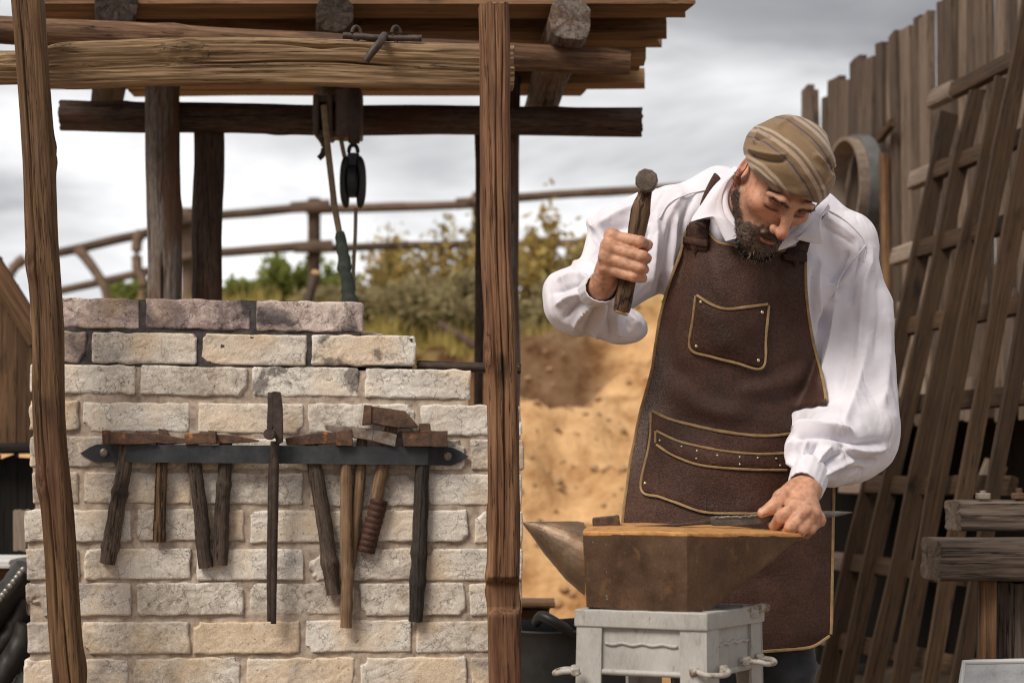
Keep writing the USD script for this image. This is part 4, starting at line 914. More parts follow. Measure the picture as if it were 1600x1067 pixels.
# iron rod with two staples and a hanging pin on top of the beam
rod = thing('iron_rod', 'rusty iron rod held by two eye staples on the hewn beam', 'iron rod', P(600, 68, 3.83))
yb = 3.865
put(rod, 'rod', tube(spline([P(536, 56, yb), P(580, 59, yb), P(620, 60, yb), P(659, 61, yb)], 20), .0075, 10, rough=.003), BROWNIRON)
for px in (557, 619):
    c = np.array([P(px + 6.5 * math.cos(t), 52 + 10 * math.sin(t), yb) + [0, .004 * math.cos(t), 0] for t in np.linspace(0, 6.283, 20, endpoint=False)])
    put(rod, 'eye_staple', cat(tube(c, .0042, 8, closed=True), tube([P(px, 60, yb), P(px, 76, yb)], .0042, 8)), BROWNIRON)
put(rod, 'hanging_pin', tube(spline([P(600, 56, yb), P(594, 66, 3.80), P(583, 80, 3.79), P(571, 96, 3.79)], 14), [.0085] * 14, 10, rough=.003, seed=3), BROWNIRON)

# ---------------------------------------------------------------- pergola of logs with a board roof behind the wall
pg = thing('log_pergola', 'dark log pergola with an open board roof behind the brick wall', 'pergola', P(500, 1067, 5.1) * [1, 1, 0])
a, b = P(255, 800, 5.05), P(254, 122, 5.05); a[2] = -.1
beam(pg, 'post', a, b, S(52, 5.05), S(46, 5.05), W_BARK, 31, power=2.4, amp=.006, wave=.008, nc=70, step=.014, knots=5, crack_at=[(-1.5, 1.3, .4)], crack_deep=.02)
a, b = P(327, 800, 5.16), P(322, 196, 5.16); a[2] = -.1
beam(pg, 'post', a, b, S(46, 5.16), S(44, 5.16), W_DARKBARK, 32, power=2.1, amp=.007, wave=.010, nc=60, step=.014, knots=6)
a, b = P(803, 800, 5.25), P(797, 120, 5.25); a[2] = -.1
beam(pg, 'post', a, b, S(30, 5.25), S(34, 5.25), W_BARK, 33, power=2.3, amp=.004, wave=.008, nc=50, step=.02, knots=4)
a, b = P(752, 800, 5.3), P(749, 205, 5.3); a[2] = -.1
beam(pg, 'post', a, b, S(14, 5.3), S(14, 5.3), W_DARKBARK, 34, power=2.1, amp=.003, wave=.006, nc=30, step=.02)
beam(pg, 'cross_log', P(94, 181, 5.11), P(1003, 193, 5.17), S(46, 5.1), S(46, 5.1), W_DARKBARK, 35, side=(0, 0, 1), power=2.05, amp=.006, wave=.008, nc=70, step=.014, knots=8)
beam(pg, 'front_log', P(-60, 44, 4.20), P(984, 97, 4.56), S(42, 4.3), S(44, 4.3), W_LOG, 36, side=(0, 0, 1), power=2.05, amp=.005, wave=.006, nc=70, step=.014, knots=6)
for i, (px, pyn, w, px2) in enumerate([(182, 4, 66, 172), (521, 18, 58, 516), (890, 28, 66, 853)]):
    p0 = P(px, pyn, 4.40); p1 = np.array([(px2 - 800) / F * 5.2, 5.6, p0[2] - .005])
    p1 = p0 + (np.array([(px2 - 800) / F * 5.2, 5.2, p0[2] - .01]) - p0) * 1.45
    beam(pg, 'rafter', p0, p1, S(w, 4.4), S(w, 4.4), W_DARKLOG if i < 2 else W_BARK, 40 + i, power=2.2, amp=.008, wave=.006, nc=64, step=.016, taper=.9, crack_at=[(-1.2, 0, .2)] if i == 2 else None, crack_deep=.03)
roof = [(4.50, 1080, 0), (4.62, 1072, .02), (4.75, 1040, .0), (4.90, 1030, .02), (5.03, 1003, .0), (5.16, 1004, .02), (5.30, 1003, .0), (5.44, 912, .015)]
zroof = P(890, 28, 4.40)[2] + S(66, 4.4) / 2 + .004
for i, (Y, px, dz) in enumerate(roof):
    x1 = (px - 800) / F * Y; x0 = (58 + 5 * (i % 3) - 800) / F * Y if i < 7 else (205 - 800) / F * Y
    M = mat4((x0, Y, zroof + .016 + dz * .9 - .03 * (Y - 4.5)), (1, 0, 0), (0, 1, -.0), (0, 0, 1))
    put(pg, 'roof_board', plank_mesh(x1 - x0, .085, .045, 60 + i, nx=24, warp=.003), W_BOARD, 30, M=M)
    if i < 7:
        M2 = mat4((x0 + .03, Y + .066, M[2, 3] + .052), (1, 0, 0), (0, 1, 0), (0, 0, 1))
        put(pg, 'upper_board', plank_mesh(x1 - x0 - .07, .125, .03, 90 + i, nx=20, warp=.002), W_BENCH, 30, M=M2)

# ---------------------------------------------------------------- pulley tackle on the cross log
YP = 4.98
blk = thing('hoisting_block', 'old wooden two sheave block strapped to the cross log', 'pulley block', P(530, 180, YP))
for i, (px, w, y0, y1) in enumerate([(496, 10, 152, 214), (517, 8, 150, 220), (546, 40, 142, 218)]):
    m = worn(rbox(S(w, YP), .09, S(y1 - y0, YP), .008), .012, .003, 30, i)
    put(blk, 'cheek', (m[0] + P(px, (y0 + y1) / 2, YP), m[1]), BLOCKWOOD, 40)
for py in (158, 212):
    m = rbox(S(66, YP), .06, S(11, YP), .006)
    put(blk, 'spacer', (tri(m)[0] + P(528, py, YP), tri(m)[1]), BLOCKWOOD, 40)
for px in (506, 524):
    w = trimesh.creation.cylinder(S(19, YP), S(9, YP), sections=24); w.apply_transform(trimesh.transformations.rotation_matrix(np.pi / 2, [0, 1, 0])); w.apply_translation(P(px, 185, YP + .02))
    put(blk, 'sheave', w, BROWNIRON, 40)
put(blk, 'strap', tube([P(552, 120, YP - .03), P(553, 150, YP - .055), P(553, 200, YP - .055), P(553, 224, YP - .03)], S(9, YP), 8, flat=.25, up=(0, 1, 0)), BROWNIRON)
put(blk, 'hook', tube(spline([P(500, 212, YP), P(507, 226, YP), P(505, 240, YP), P(498, 248, YP)], 14), np.linspace(.012, .008, 14), 8), BROWNIRON)
pu = thing('hanging_pulley', 'black oval pulley hanging below the cross log on a shackle', 'pulley', P(551, 326, YP))
sh = np.array([P(552 + 7 * math.cos(t), 238 + 12 * math.sin(t), YP) for t in np.linspace(0, 6.283, 22, endpoint=False)])
put(pu, 'shackle', cat(tube(sh, .006, 8, closed=True), tube([P(552, 214, YP), P(552, 230, YP)], .007, 8)), BLACKPLASTIC)
for px, tilt in ((541, -1), (562, 1)):
    o = []
    for s in np.linspace(-1, 1, 22):
        o.append(P(px + tilt * (3 * (1 - s * s)), 285 + 40 * s, YP))
    rr = S(15, YP) * np.sqrt(np.clip(1 - np.linspace(-.97, .97, 22) ** 4, 0, 1))
    put(pu, 'cheek', tube(o, rr, 16, flat=.5, up=(1, 0, 0)), BLACKPLASTIC)
w = trimesh.creation.cylinder(S(25, YP), S(12, YP), sections=28); w.apply_transform(trimesh.transformations.rotation_matrix(np.pi / 2, [0, 1, 0])); w.apply_translation(P(551, 284, YP))
put(pu, 'sheave', w, IRON, 40)
put(pu, 'swivel', rbox(S(14, YP), .03, S(20, YP), .004).translate(list(map(float, P(551, 250, YP)))), IRON)
rp = thing('rope', 'hemp rope running down from the block, its lower half wrapped in grey green cloth', 'rope', P(545, 470, 4.9))
c1 = spline([P(506, 165, YP - .05), P(511, 220, YP - .05), P(519, 290, 4.95), P(524, 330, 4.94), P(535, 390, 4.92), P(546, 470, 4.9), P(549, 500, 4.9), P(552, 560, 4.9)], 60)
put(rp, 'rope', tube(c1, S(5, YP), 10), ROPE)
k = c1[30:58]
rw = S(np.interp(np.linspace(0, 1, len(k)), [0, .15, .3, .5, .6, .8, 1], [7, 9, 11, 10, 14, 13, 14]), 4.92)
rw = rw * (1 + .28 * ((np.linspace(0, 6.2, len(k)) % 1.0) - .5))
put(rp, 'cloth_wrapping', tube(k, rw, 18, rough=.006, seed=6), CANVAS, 35)
put(rp, 'fall_line', tube(spline([P(532, 215, YP), P(540, 250, YP), P(549, 262, YP)], 10), S(3.5, YP), 8), ROPE)
put(rp, 'hauling_line', tube(spline([P(556, 325, YP), P(555, 370, YP), P(552, 430, YP), P(551, 520, YP)], 16), S(3, YP), 8), ROPE)
# ---------------------------------------------------------------- plank fence on the right
FA, FB = np.array([P(1264, 740, 8.6)[0], 8.6]), np.array([P(1640, 740, 6.1)[0], 6.1])
fdir = unit(np.append(FB - FA, 0)); fout = unit(np.cross(fdir, [0, 0, 1.0]))
if fout[0] > 0: fout = -fout
fence = thing('plank_fence', 'tall fence of weathered upright planks with stepped tops', 'fence', (*((FA + FB) / 2), 0))
def fence_pt(px):
    """Where the view through column px meets the fence line."""
    k = (px - 800) / F; d = fdir[:2]
    s = (k * FA[1] - FA[0]) / (d[0] - k * d[1]); return FA + d * s
edges = [1264, 1277, 1287, 1297, 1320, 1337, 1357, 1379, 1394, 1405, 1419, 1437, 1452, 1471, 1486, 1503, 1521, 1540, 1561, 1580, 1601, 1624, 1650]
ptops = [138, 146, 150, 122, 122, 95, 92, 66, 72, 52, 45, 30, 22, 2, -8, -20, -30, -45, -60, -75, -90, -105]
rng = np.random.default_rng(8)
for i in range(len(edges) - 1):
    A, B = fence_pt(edges[i]), fence_pt(edges[i + 1])
    c = (A + B) / 2; w = np.linalg.norm(B - A) - .026
    ztop = EYE + (HORIZON - ptops[i]) / F * c[1]
    z0 = 1.16 + rng.uniform(-.03, .03)
    M = mat4((*c, z0), (rng.normal(0, .006), 0, 1), fdir, -fout if False else np.cross((0, 0, 1), fdir))
    M[:3, 3] += fout * rng.uniform(0, .03)
    put(fence, 'plank', plank_mesh(ztop - z0, w, .035, 500 + i, nx=26, ny=6, warp=.006), W_FENCE, 30, M=M)
for z in (1.45, 2.45):
    beam(fence, 'rail', (*(FA - fout[:2] * .05), z), (*(FB - fout[:2] * .05 + fdir[:2] * .8), z), .09, .06, W_FENCE, 530 + int(z), nc=16, step=.1, side=(0, 0, 1))
beam(fence, 'batten', (*(fence_pt(1405) + fout[:2] * .06), 1.0), (*(fence_pt(1402) + fout[:2] * .06), P(0, 255, 7.7)[2]), .045, .03, W_SHED, 541, nc=16, step=.06, side=fdir)
beam(fence, 'batten', (*(fence_pt(1398) + fout[:2] * .07), P(0, 232, 7.7)[2]), (*(fence_pt(1427) + fout[:2] * .09), P(0, 214, 7.6)[2]), .035, .03, W_SHED, 542, nc=14, step=.06, side=(0, 0, 1))
# lean-to added under and behind the fence to darken it, shade painted near black
den = thing('dark_shed', 'added dark shed below the plank fence, near black boards standing for deep shade', 'shed', (2.6, 6.4, 0))
p = lambda s, o, z: np.array([*(FA + fdir[:2] * s - fout[:2] * o), z])
Lf = np.linalg.norm(FB - FA) + 1.3
for j in range(16):
    s0 = j * Lf / 16
    M = mat4(p(s0 + Lf / 32, .75, 0), (0, 0, 1), fdir, np.cross((0, 0, 1), fdir))
    put(den, 'board', plank_mesh(1.2, Lf / 16 - .006, .03, 560 + j, nx=6), W_NEARBLACK, 30, M=M)
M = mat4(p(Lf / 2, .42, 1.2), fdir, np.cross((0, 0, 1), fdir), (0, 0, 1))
put(den, 'roof', (tri(rbox(Lf, .72, .03, .004))[0], tri(rbox(Lf, .72, .03, .004))[1]), W_NEARBLACK, 30, M=M)
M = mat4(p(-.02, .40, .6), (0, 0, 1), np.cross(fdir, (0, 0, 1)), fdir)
put(den, 'end_board', rbox(1.2, .72, .03, .004), W_NEARBLACK, 30, M=M)
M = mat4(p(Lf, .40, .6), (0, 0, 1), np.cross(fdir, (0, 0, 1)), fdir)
put(den, 'end_board', rbox(1.2, .72, .03, .004), W_NEARBLACK, 30, M=M)
beam(None, 'loose_plank', P(1536, 775, 6.6), P(1558, 722, 6.62), .09, .02, W_FENCE, 580, nc=14, step=.05, label='grey plank leaning in the dark shed above the workbench', category='plank')

# pale planks stacked low against the fence, seen through the lattice
pl = thing('plank_pile', 'short pale planks standing behind the leaning lattice', 'planks', (*fence_pt(1450), 0.3))
for i, (px, y0, y1, w) in enumerate([(1413, 470, 520, 44), (1410, 575, 640, 26), (1443, 585, 625, 22), (1480, 588, 660, 22), (1515, 590, 660, 24), (1430, 520, 575, 20), (1580, 450, 630, 26)]):
    c = fence_pt(px); Y = c[1] - .12
    a, b = P(px, y1, Y), P(px, y0, Y)
    if y1 - y0 > 0:
        a[2] = min(a[2], b[2] - .1)
        beam(pl, 'plank', a, b, S(w, Y), .02, W_LATHPALE, 590 + i, nc=16, step=.05, side=fdir, power=8)

# big hoop hanging on the fence
hp = thing('wooden_hoop', 'large round hoop with a grey rim hanging on the plank fence', 'hoop', (*fence_pt(1345), 1.8))
hc = np.array([*(fence_pt(1366) + fout[:2] * .05), 0]); hc[2] = P(0, 299, hc[1])[2]
HR = S(86, hc[1])
ea, eb = fdir, np.array([0, 0, 1.0])
def ring_band(r0, r1, d0, d1, n=64):
    """A hoop of rectangular section: radii r0 to r1, from d0 to d1 out of the fence."""
    t = np.linspace(0, 2 * np.pi, n, endpoint=False)
    prof = [(r0, d0), (r1, d0), (r1, d1), (r0, d1)]
    v = np.array([[hc + (ea * math.cos(x) + eb * math.sin(x)) * r + fout * d for r, d in prof] for x in t])
    f = grid_faces(n + 1, 4, True) % (n * 4)
    m = trimesh.Trimesh(v.reshape(-1, 3), f, process=False)
    return np.array(m.vertices), (m.faces if m.volume > 0 else m.faces[:, ::-1])
put(hp, 'metal_band', ring_band(HR - .008, HR, .0, .062), HOOPGREY, 40)
put(hp, 'inner_ring', ring_band(HR - .026, HR - .011, .004, .105), W_LATHPALE, 40)

# leaning lattice of laths
lat = thing('lath_lattice', 'tall lattice of brown laths leaning against the plank fence', 'lattice', P(1400, 1067, 5.5) * [1, 1, 0])
# every lath: (bottom px at row 1067, top px, top row, depth)
YA = 6.0
laths = [(1292, 1483, 176, 6.0), (1319, 1527, 143, 5.8), (1364, 1569, 120, 5.58), (1403, 1622, -60, 5.36), (1454, 1660, -80, 5.12), (1497, 1705, -80, 4.92)]
for i, (xb, xt, yt, Y) in enumerate(laths):
    a, b = P(xb, 1067, Y), P(xt, yt, Y); d = (b - a) / (b[2] - a[2]); a = a - d * a[2]
    M, L = along(a, b, (1, .12, 0))
    put(lat, 'lath', plank_mesh(L, S(27, Y), .022, 610 + i, nx=24, ny=4, warp=.003), W_LATH, 30, M=M)
for j, (px, py, up) in enumerate([(1438, 276, -28), (1412, 397, -22), (1398, 513, -16), (1379, 636, -6), (1331, 757, 0), (1308, 877, 3), (1290, 996, 6), (1470, 150, -34)]):
    a = P(px, py, 6.12) + [0, .03, 0]
    p5 = P(px + 250, 740 + (py - 740) * 1.22, 4.98) + [0.02, .05, 0]
    e = unit(p5 - a); beam(lat, 'rung_end', a - e * .06, a + e * .13, .064, .036, W_LATHPALE, 650 + j, nc=18, step=.03, side=(.25, 0, 1), power=9, amp=.002)  # pale wood paints the light on the protruding end
    beam(lat, 'rung', a + e * .135, p5, .06, .032, W_LATH, 630 + j, nc=18, step=.06, side=(.25, 0, 1), power=9, amp=.002)  # dark wood paints the shade behind the laths

# workbench on the right
wb = thing('workbench', 'heavy dark timber workbench with bolted top beam at the right edge', 'workbench', P(1600, 1067, 4.2) * [1, 1, 0])
M, L = along(P(1486, 806, 4.28), P(1950, 806, 4.28), (0, -1, 0))
put(wb, 'top_beam', timber(L, .16, S(50, 4.2), 71, power=9, cracks=4, nc=110, step=.012, amp=.005), W_BENCH, M=M)
M, L = along(P(1452, 872, 4.16), P(1980, 872, 4.16), (0, -1, 0))
put(wb, 'front_beam', timber(L, .20, S(66, 4.1), 72, power=10, cracks=3, nc=110, step=.012, amp=.004), W_BENCH, M=M)
for px, h in ((1536, 16), (1592, 20)):
    m = cat(rbox(S(20, 4.2), S(20, 4.2), S(10, 4.2), .003).translate(list(map(float, P(px, 775, 4.22)))), Manifold.cylinder(S(h, 4.2), S(5, 4.2), S(5, 4.2), 14).translate(list(map(float, P(px, 782, 4.22)))))
    put(wb, 'bolt', m, BENCHBOLT := RUST if px > 1580 else STEEL, 30)
for px, w, Y in ((1575, 84, 4.22), (1880, 84, 4.22)):
    a, b = P(px, 1067, Y), P(px, 905, Y); a[2] = -.05
    beam(wb, 'leg', a, b, S(w, Y), .14, W_BENCH if px > 1600 else W_BENCH, 74 + px % 7, power=9, cracks=2, nc=90, step=.014)
a, b = P(1541, 1067, 4.13), P(1541, 903, 4.13); a[2] = -.05
beam(wb, 'brace', a, b, S(22, 4.13), .04, W_SHED, 79, power=8, nc=50, step=.02)
tr = thing('metal_sheet', 'grey metal sheet with pale rolled rim leaning at the bottom right corner', 'metal sheet', P(1600, 1100, 3.6) * [1, 1, 0])
q = [P(1506, 1034, 3.74), P(1800, 1028, 3.74), P(1800, 1400, 3.55), P(1455, 1400, 3.55)]
g = np.array([[q[0] * (1 - s) * (1 - t) + q[1] * s * (1 - t) + q[2] * s * t + q[3] * (1 - s) * t + [0, .006 * math.sin(s * 9) * t, 0] for s in np.linspace(0, 1, 16)] for t in np.linspace(0, 1, 16)])
put(tr, 'panel', sheet(g, .003, (0, 1, 0)), GALV, 30)
put(tr, 'rim', tube(np.vstack([[q[k] + (q[(k + 1) % 4] - q[k]) * s for s in np.linspace(0, .95, 14)] for k in range(4)]), .0055, 8, closed=True), WHITEBAR)

# ---------------------------------------------------------------- left edge: shed, pale bar, bellows
sd = thing('board_shed', 'brown board shed with a slanting gable board at the left edge', 'shed', P(-60, 1067, 5.6) * [1, 1, 0])
YS = 5.5
for i in range(9):
    px = 40 - i * 25
    a, b = P(px, 694, YS), P(px, 694 - 205 - i * 45 + (22 if i == 0 else 0), YS)
    M, L = along(a, b, (1, 0, 0))
    put(sd, 'wall_board', plank_mesh(L, S(24, YS), .03, 650 + i, nx=14), W_SHED, 30, M=M)
    a, b = P(px, 1500, YS + .05), P(px, 712, YS + .05); a[2] = 0
    M, L = along(a, b, (1, 0, 0))
    put(sd, 'lower_board', plank_mesh(L, S(24.5, YS), .03, 670 + i, nx=8), W_NEARBLACK, 30, M=M)
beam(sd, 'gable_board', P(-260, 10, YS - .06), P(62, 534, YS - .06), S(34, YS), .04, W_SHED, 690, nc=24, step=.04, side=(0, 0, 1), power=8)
beam(sd, 'sill', P(-190, 701, YS - .03), P(54, 701, YS - .03), S(16, YS), .05, W_NEARBLACK, 691, nc=20, step=.06, side=(0, 0, 1), power=8)
beam(None, 'pale_block', P(34, 862, 5.2), P(34, 795, 5.2), S(22, 5.2), .06, W_LATHPALE, 692, nc=24, step=.03, power=8, label='short pale wooden block behind the left end of the wall', category='block')
tb = thing('side_table', 'low brown side bench with a white edged top left of the wall', 'bench', P(-60, 1000, 5.0) * [1, 1, 0])
M, L = along(P(-260, 877, 5.0), P(41, 877, 5.0), (0, -1, 0))
put(tb, 'top', timber(L, .3, S(15, 5), 693, power=10, nc=40, step=.04, amp=.001, wave=.001), WHITEBAR, M=M)
M, L = along(P(-255, 930, 5.02), P(38, 930, 5.02), (0, -1, 0))
put(tb, 'apron_board', timber(L, .03, S(88, 5), 694, power=10, nc=40, step=.04, amp=.002), W_SHED, M=M)
for px in (-230, 20):
    a, b = P(px, 1067, 5.1), P(px, 890, 5.1); a[2] = 0
    beam(tb, 'leg', a, b, .06, .06, W_SHED, 695, nc=20, step=.05, power=8)
bl = thing('forge_bellows', 'black leather forge bellows with rows of round studs left of the wall', 'bellows', P(-40, 1067, 4.35) * [1, 1, 0])
folds = [[(-130, 1065), (-30, 985), (20, 925), (48, 890)], [(-130, 1110), (-20, 1035), (28, 975), (50, 935)], [(-130, 1150), (-10, 1075), (34, 1015), (52, 975)], [(-130, 1200), (0, 1110), (36, 1050), (54, 1010)], [(-130, 1250), (10, 1150), (40, 1090), (56, 1050)]]
for i, fd in enumerate(folds):
    c = spline([P(px, py, 4.34 + .02 * (i % 2)) for px, py in fd], 30)
    put(bl, 'leather_fold', tube(c, S(24 if i % 2 == 0 else 20, 4.3), 16, flat=1.8, up=(0, 1, 0), rough=.006, seed=i), LEATHERBLACK, 50)
    if i in (0, 3):
        for q in c[4::1]:
            s = trimesh.creation.icosphere(2, S(5, 4.3)); s.apply_scale([1, .6, 1]); s.apply_translation(q + [0, -S(24, 4.3) * 1.8 * (1 if i == 0 else .85), .004])
            put(bl, 'stud', s, STUD, True)
m = worn(hull([P(-150, 1240, 4.33), P(60, 1090, 4.33), P(-150, 1240, 4.75), P(60, 1090, 4.75), P(-150, 1300, 4.33), P(60, 1180, 4.33), P(60, 1180, 4.75), P(-150, 1300, 4.75)]), .05, .002, 20, 1)
put(bl, 'lower_board', m, W_SHED, 30)
put(bl, 'leg', hull([P(-120, 1290, 4.4), P(-90, 1270, 4.4), P(-120, 1290, 4.5), P(-90, 1270, 4.5), P(-120, 1290, 4.4) * [1, 1, 0], P(-90, 1290, 4.4) * [1, 1, 0], P(-120, 1290, 4.5) * [1, 1, 0], P(-90, 1290, 4.5) * [1, 1, 0]]), W_SHED, 30)
put(bl, 'leg', hull([P(20, 1210, 4.4), P(50, 1190, 4.4), P(20, 1210, 4.5), P(50, 1190, 4.5), P(20, 1290, 4.4) * [1, 1, 0], P(50, 1290, 4.4) * [1, 1, 0], P(20, 1290, 4.5) * [1, 1, 0], P(50, 1290, 4.5) * [1, 1, 0]]), W_SHED, 30)

# wooden rod sticking out at the wall's step
M, L = along(P(650, 571, 3.97), P(815, 576, 3.97), (0, 0, 1))
put(None, 'wooden_rod', timber(L, S(15, 3.97), S(15, 3.97), 81, power=2.1, nc=36, step=.01, amp=.002, wave=.002), W_STICK, M=M, label='dark wooden rod lying on the wall step behind the right post', category='rod')
# ---------------------------------------------------------------- the blacksmith
from scipy.spatial.transform import Rotation as Rot
man = thing('person', 'blacksmith in white shirt, brown leather apron and striped head scarf bent over the anvil', 'person', (P(1160, 1067, 3.42)[0], 3.42, 0))
HR_ = Rot.from_euler('z', 12, degrees=True) * Rot.from_euler('x', 51, degrees=True) * Rot.from_euler('y', 16, degrees=True)
HM = HR_.as_matrix(); EX, EF, EU = HM[:, 0], -HM[:, 1], HM[:, 2]
HC, HS = np.array([0.495, 3.22, 1.498]), 0.95
HB = np.stack([EX, EF, EU], 1)
def hd(x, y, z): return HC + HS * (EX * x + EF * y + EU * z)
def to_head(v): return (v - HC) @ HB / HS

body = Field((0.02, 2.98, 0.50), (0.73, 3.62, 1.64), 0.0026)
SHR, SHL = P(1052, 362, 3.45), P(1312, 398, 3.45)
NECK0, NECK1 = P(1185, 335, 3.44), hd(0, -.025, -.05)
# trunk and legs inside the clothes
body.torso(P(1180, 420, 3.44), P(1180, 340, 3.44), .13, .06, .09, .05, .03)
body.torso(P(1160, 640, 3.44), P(1180, 420, 3.44), .115, .07, .13, .06, .03)
body.torso(P(1150, 800, 3.44), P(1160, 640, 3.44), .13, .07, .115, .07, .03)
body.cone(P(1105, 830, 3.44), P(1100, 1060, 3.43), .075, .06, .02)
body.cone(P(1205, 830, 3.44), P(1222, 1060, 3.43), .075, .06, .02)
body.cone(NECK0, NECK1, .062, .056, .03)
body.cone(P(1185, 362, 3.45), SHR, .045, .036, .03); body.cone(P(1185, 362, 3.45), SHL, .045, .036, .03)
# head
body.ell(hd(0, -.008, .036), HS * np.array([.074, .088, .070]), HB, .01)
body.ell(hd(0, .030, -.018), HS * np.array([.064, .064, .080]), HB, .02)
for s in (-1, 1):
    body.cone(hd(s * .053, .0, -.050), hd(s * .018, .070, -.103), .021 * HS, .018 * HS, .018)
    body.ell(hd(s * .047, .058, -.022), HS * np.array([.021, .022, .018]), HB, .016)
body.ell(hd(0, .077, -.104), HS * np.array([.021, .019, .019]), HB, .014)
body.ell(hd(0, .072, -.070), HS * np.array([.036, .026, .030]), HB, .014)           # muzzle
for s in (-1, 1):
    body.ell(hd(s * .033, .100, .002), HS * np.array([.0185, .016, .0115]), HB, .010, True)   # eye sockets
    body.ell(hd(s * .033, .0755, .0005), HS * np.array([.0150, .0150, .0145]), HB, .003)    # lids over the eyes
    body.chain([hd(s * .012, .094, .0165), hd(s * .030, .094, .0225), hd(s * .052, .078, .0165)], [.0068, .0078, .0055], .008)  # brow
body.chain([hd(0, .088, .016), hd(0, .102, -.010), hd(0, .119, -.034)], [.0082, .0086, .0102], .008)
body.ell(hd(0, .119, -.037), HS * np.array([.0108, .0100, .0094]), HB, .005)
for s in (-1, 1):
    body.ell(hd(s * .0135, .106, -.039), HS * np.array([.0085, .0105, .0080]), HB, .005)
    body.ell(hd(s * .0070, .113, -.0485), HS * np.array([.0038, .0050, .0035]), HB, .002, True)
body.ell(hd(0, .0985, -.0655), HS * np.array([.021, .0075, .0048]), HB, .004)
body.ell(hd(0, .0965, -.0765), HS * np.array([.018, .0080, .0058]), HB, .004)
body.ell(hd(0, .1045, -.0705), HS * np.array([.024, .0050, .0015]), HB, .003, True)
for s in (-1, 1):                                                                # ears
    er = HB @ Rot.from_euler('z', s * -22, degrees=True).as_matrix()
    body.ell(hd(s * .0775, -.010, -.004), HS * np.array([.0065, .018, .030]), er, .005)
    body.ell(hd(s * .0830, -.004, .002), HS * np.array([.0045, .010, .018]), er, .004, True)
    body.ell(hd(s * .0755, .000, -.030), HS * np.array([.006, .008, .010]), er, .005)
# beard volume on chin and jaw
body.ell(hd(0, .080, -.112), HS * np.array([.032, .024, .022]), HB, .016)
for s in (-1, 1): body.cone(hd(s * .060, .012, -.048), hd(s * .028, .070, -.102), .0135 * HS, .017 * HS, .012)
body.cone(hd(-.022, .097, -.060), hd(.022, .097, -.060), .0062, .0062, .004)
# right arm, raised, hand on the hammer
E1, W1 = P(905, 472, 3.42), P(940, 447, 3.185)
body.chain([SHR, E1, W1], [.034, .029, .0235], .015)
mcp = [P(958, 371, 3.128), P(952, 387, 3.122), P(949, 403, 3.124), P(949, 420, 3.132)]
pip = [P(1000, 378, 3.101), P(1003, 401, 3.097), P(1000, 419, 3.100), P(990, 433, 3.106)]
dip = [P(1008, 382, 3.140), P(1010, 404, 3.136), P(1006, 421, 3.136), P(1004, 435, 3.122)]
tip = [P(996, 384, 3.160), P(997, 405, 3.158), P(995, 421, 3.156), P(1004, 436, 3.140)]
fr = [(.0128, .0108, .0096, .0086), (.0130, .0112, .0098, .0088), (.0122, .0105, .0092, .0084), (.0108, .0092, .0082, .0076)]
body.cone(W1, P(950, 425, 3.155), .0235, .024, .012)
for m, r in zip(mcp, fr): body.cone(P(949, 430, 3.160), m, .020, r[0] + .0015, .008)
for m, p, d, t, r in zip(mcp, pip, dip, tip, fr): body.chain([m, p, d, t], r, .0025)
for m, r in zip(mcp, fr): body.ell(m + [-.003, -.002, .002], [r[0] + .0015] * 3, None, .006)
body.chain([P(950, 428, 3.175), P(975, 408, 3.185), P(1000, 391, 3.165), P(1012, 383, 3.148)], [.019, .0145, .0120, .0098], .006)
# left arm, hanging, hand on the blade
E2, W2 = P(1352, 650, 3.40), P(1259, 762, 3.115)
body.chain([SHL, E2, P(1273, 730, 3.185), W2], [.034, .032, .0205, .0265], .012)
m2 = [P(1241, 792, 3.050), P(1257, 799, 3.043), P(1270, 806, 3.048), P(1279, 813, 3.060)]
p2 = [P(1219, 809, 3.036), P(1236, 823, 3.027), P(1252, 828, 3.032), P(1266, 827, 3.042)]
d2 = [P(1210, 822, 3.060), P(1227, 834, 3.052), P(1244, 837, 3.056), P(1259, 834, 3.062)]
t2 = [P(1207, 818, 3.082), P(1224, 827, 3.078), P(1241, 829, 3.080), P(1256, 827, 3.082)]
body.cone(W2, P(1253, 778, 3.085), .0285, .0275, .012)
for m, r in zip(m2, fr): body.cone(P(1254, 776, 3.090), m, .021, r[0] + .0015, .008)
for m, p, d, t, r in zip(m2, p2, d2, t2, fr): body.chain([m, p, d, t], r, .003)
for m, r in zip(m2, fr): body.ell(m + [0, -.003, .003], [r[0] + .0008] * 3, None, .006)
body.chain([P(1241, 764, 3.100), P(1221, 777, 3.070), P(1208, 792, 3.056), P(1191, 801, 3.056)], [.0185, .0140, .0115, .0092], .007)
v, f = body.mesh(); v = relax(v, f, 2)
h = to_head(v); n = normals(v, f)
ishead = (h[:, 2] > -.16) & (np.abs(h[:, 0]) < .1) & (np.abs(h[:, 1]) < .16) & (v[:, 2] > 1.30)
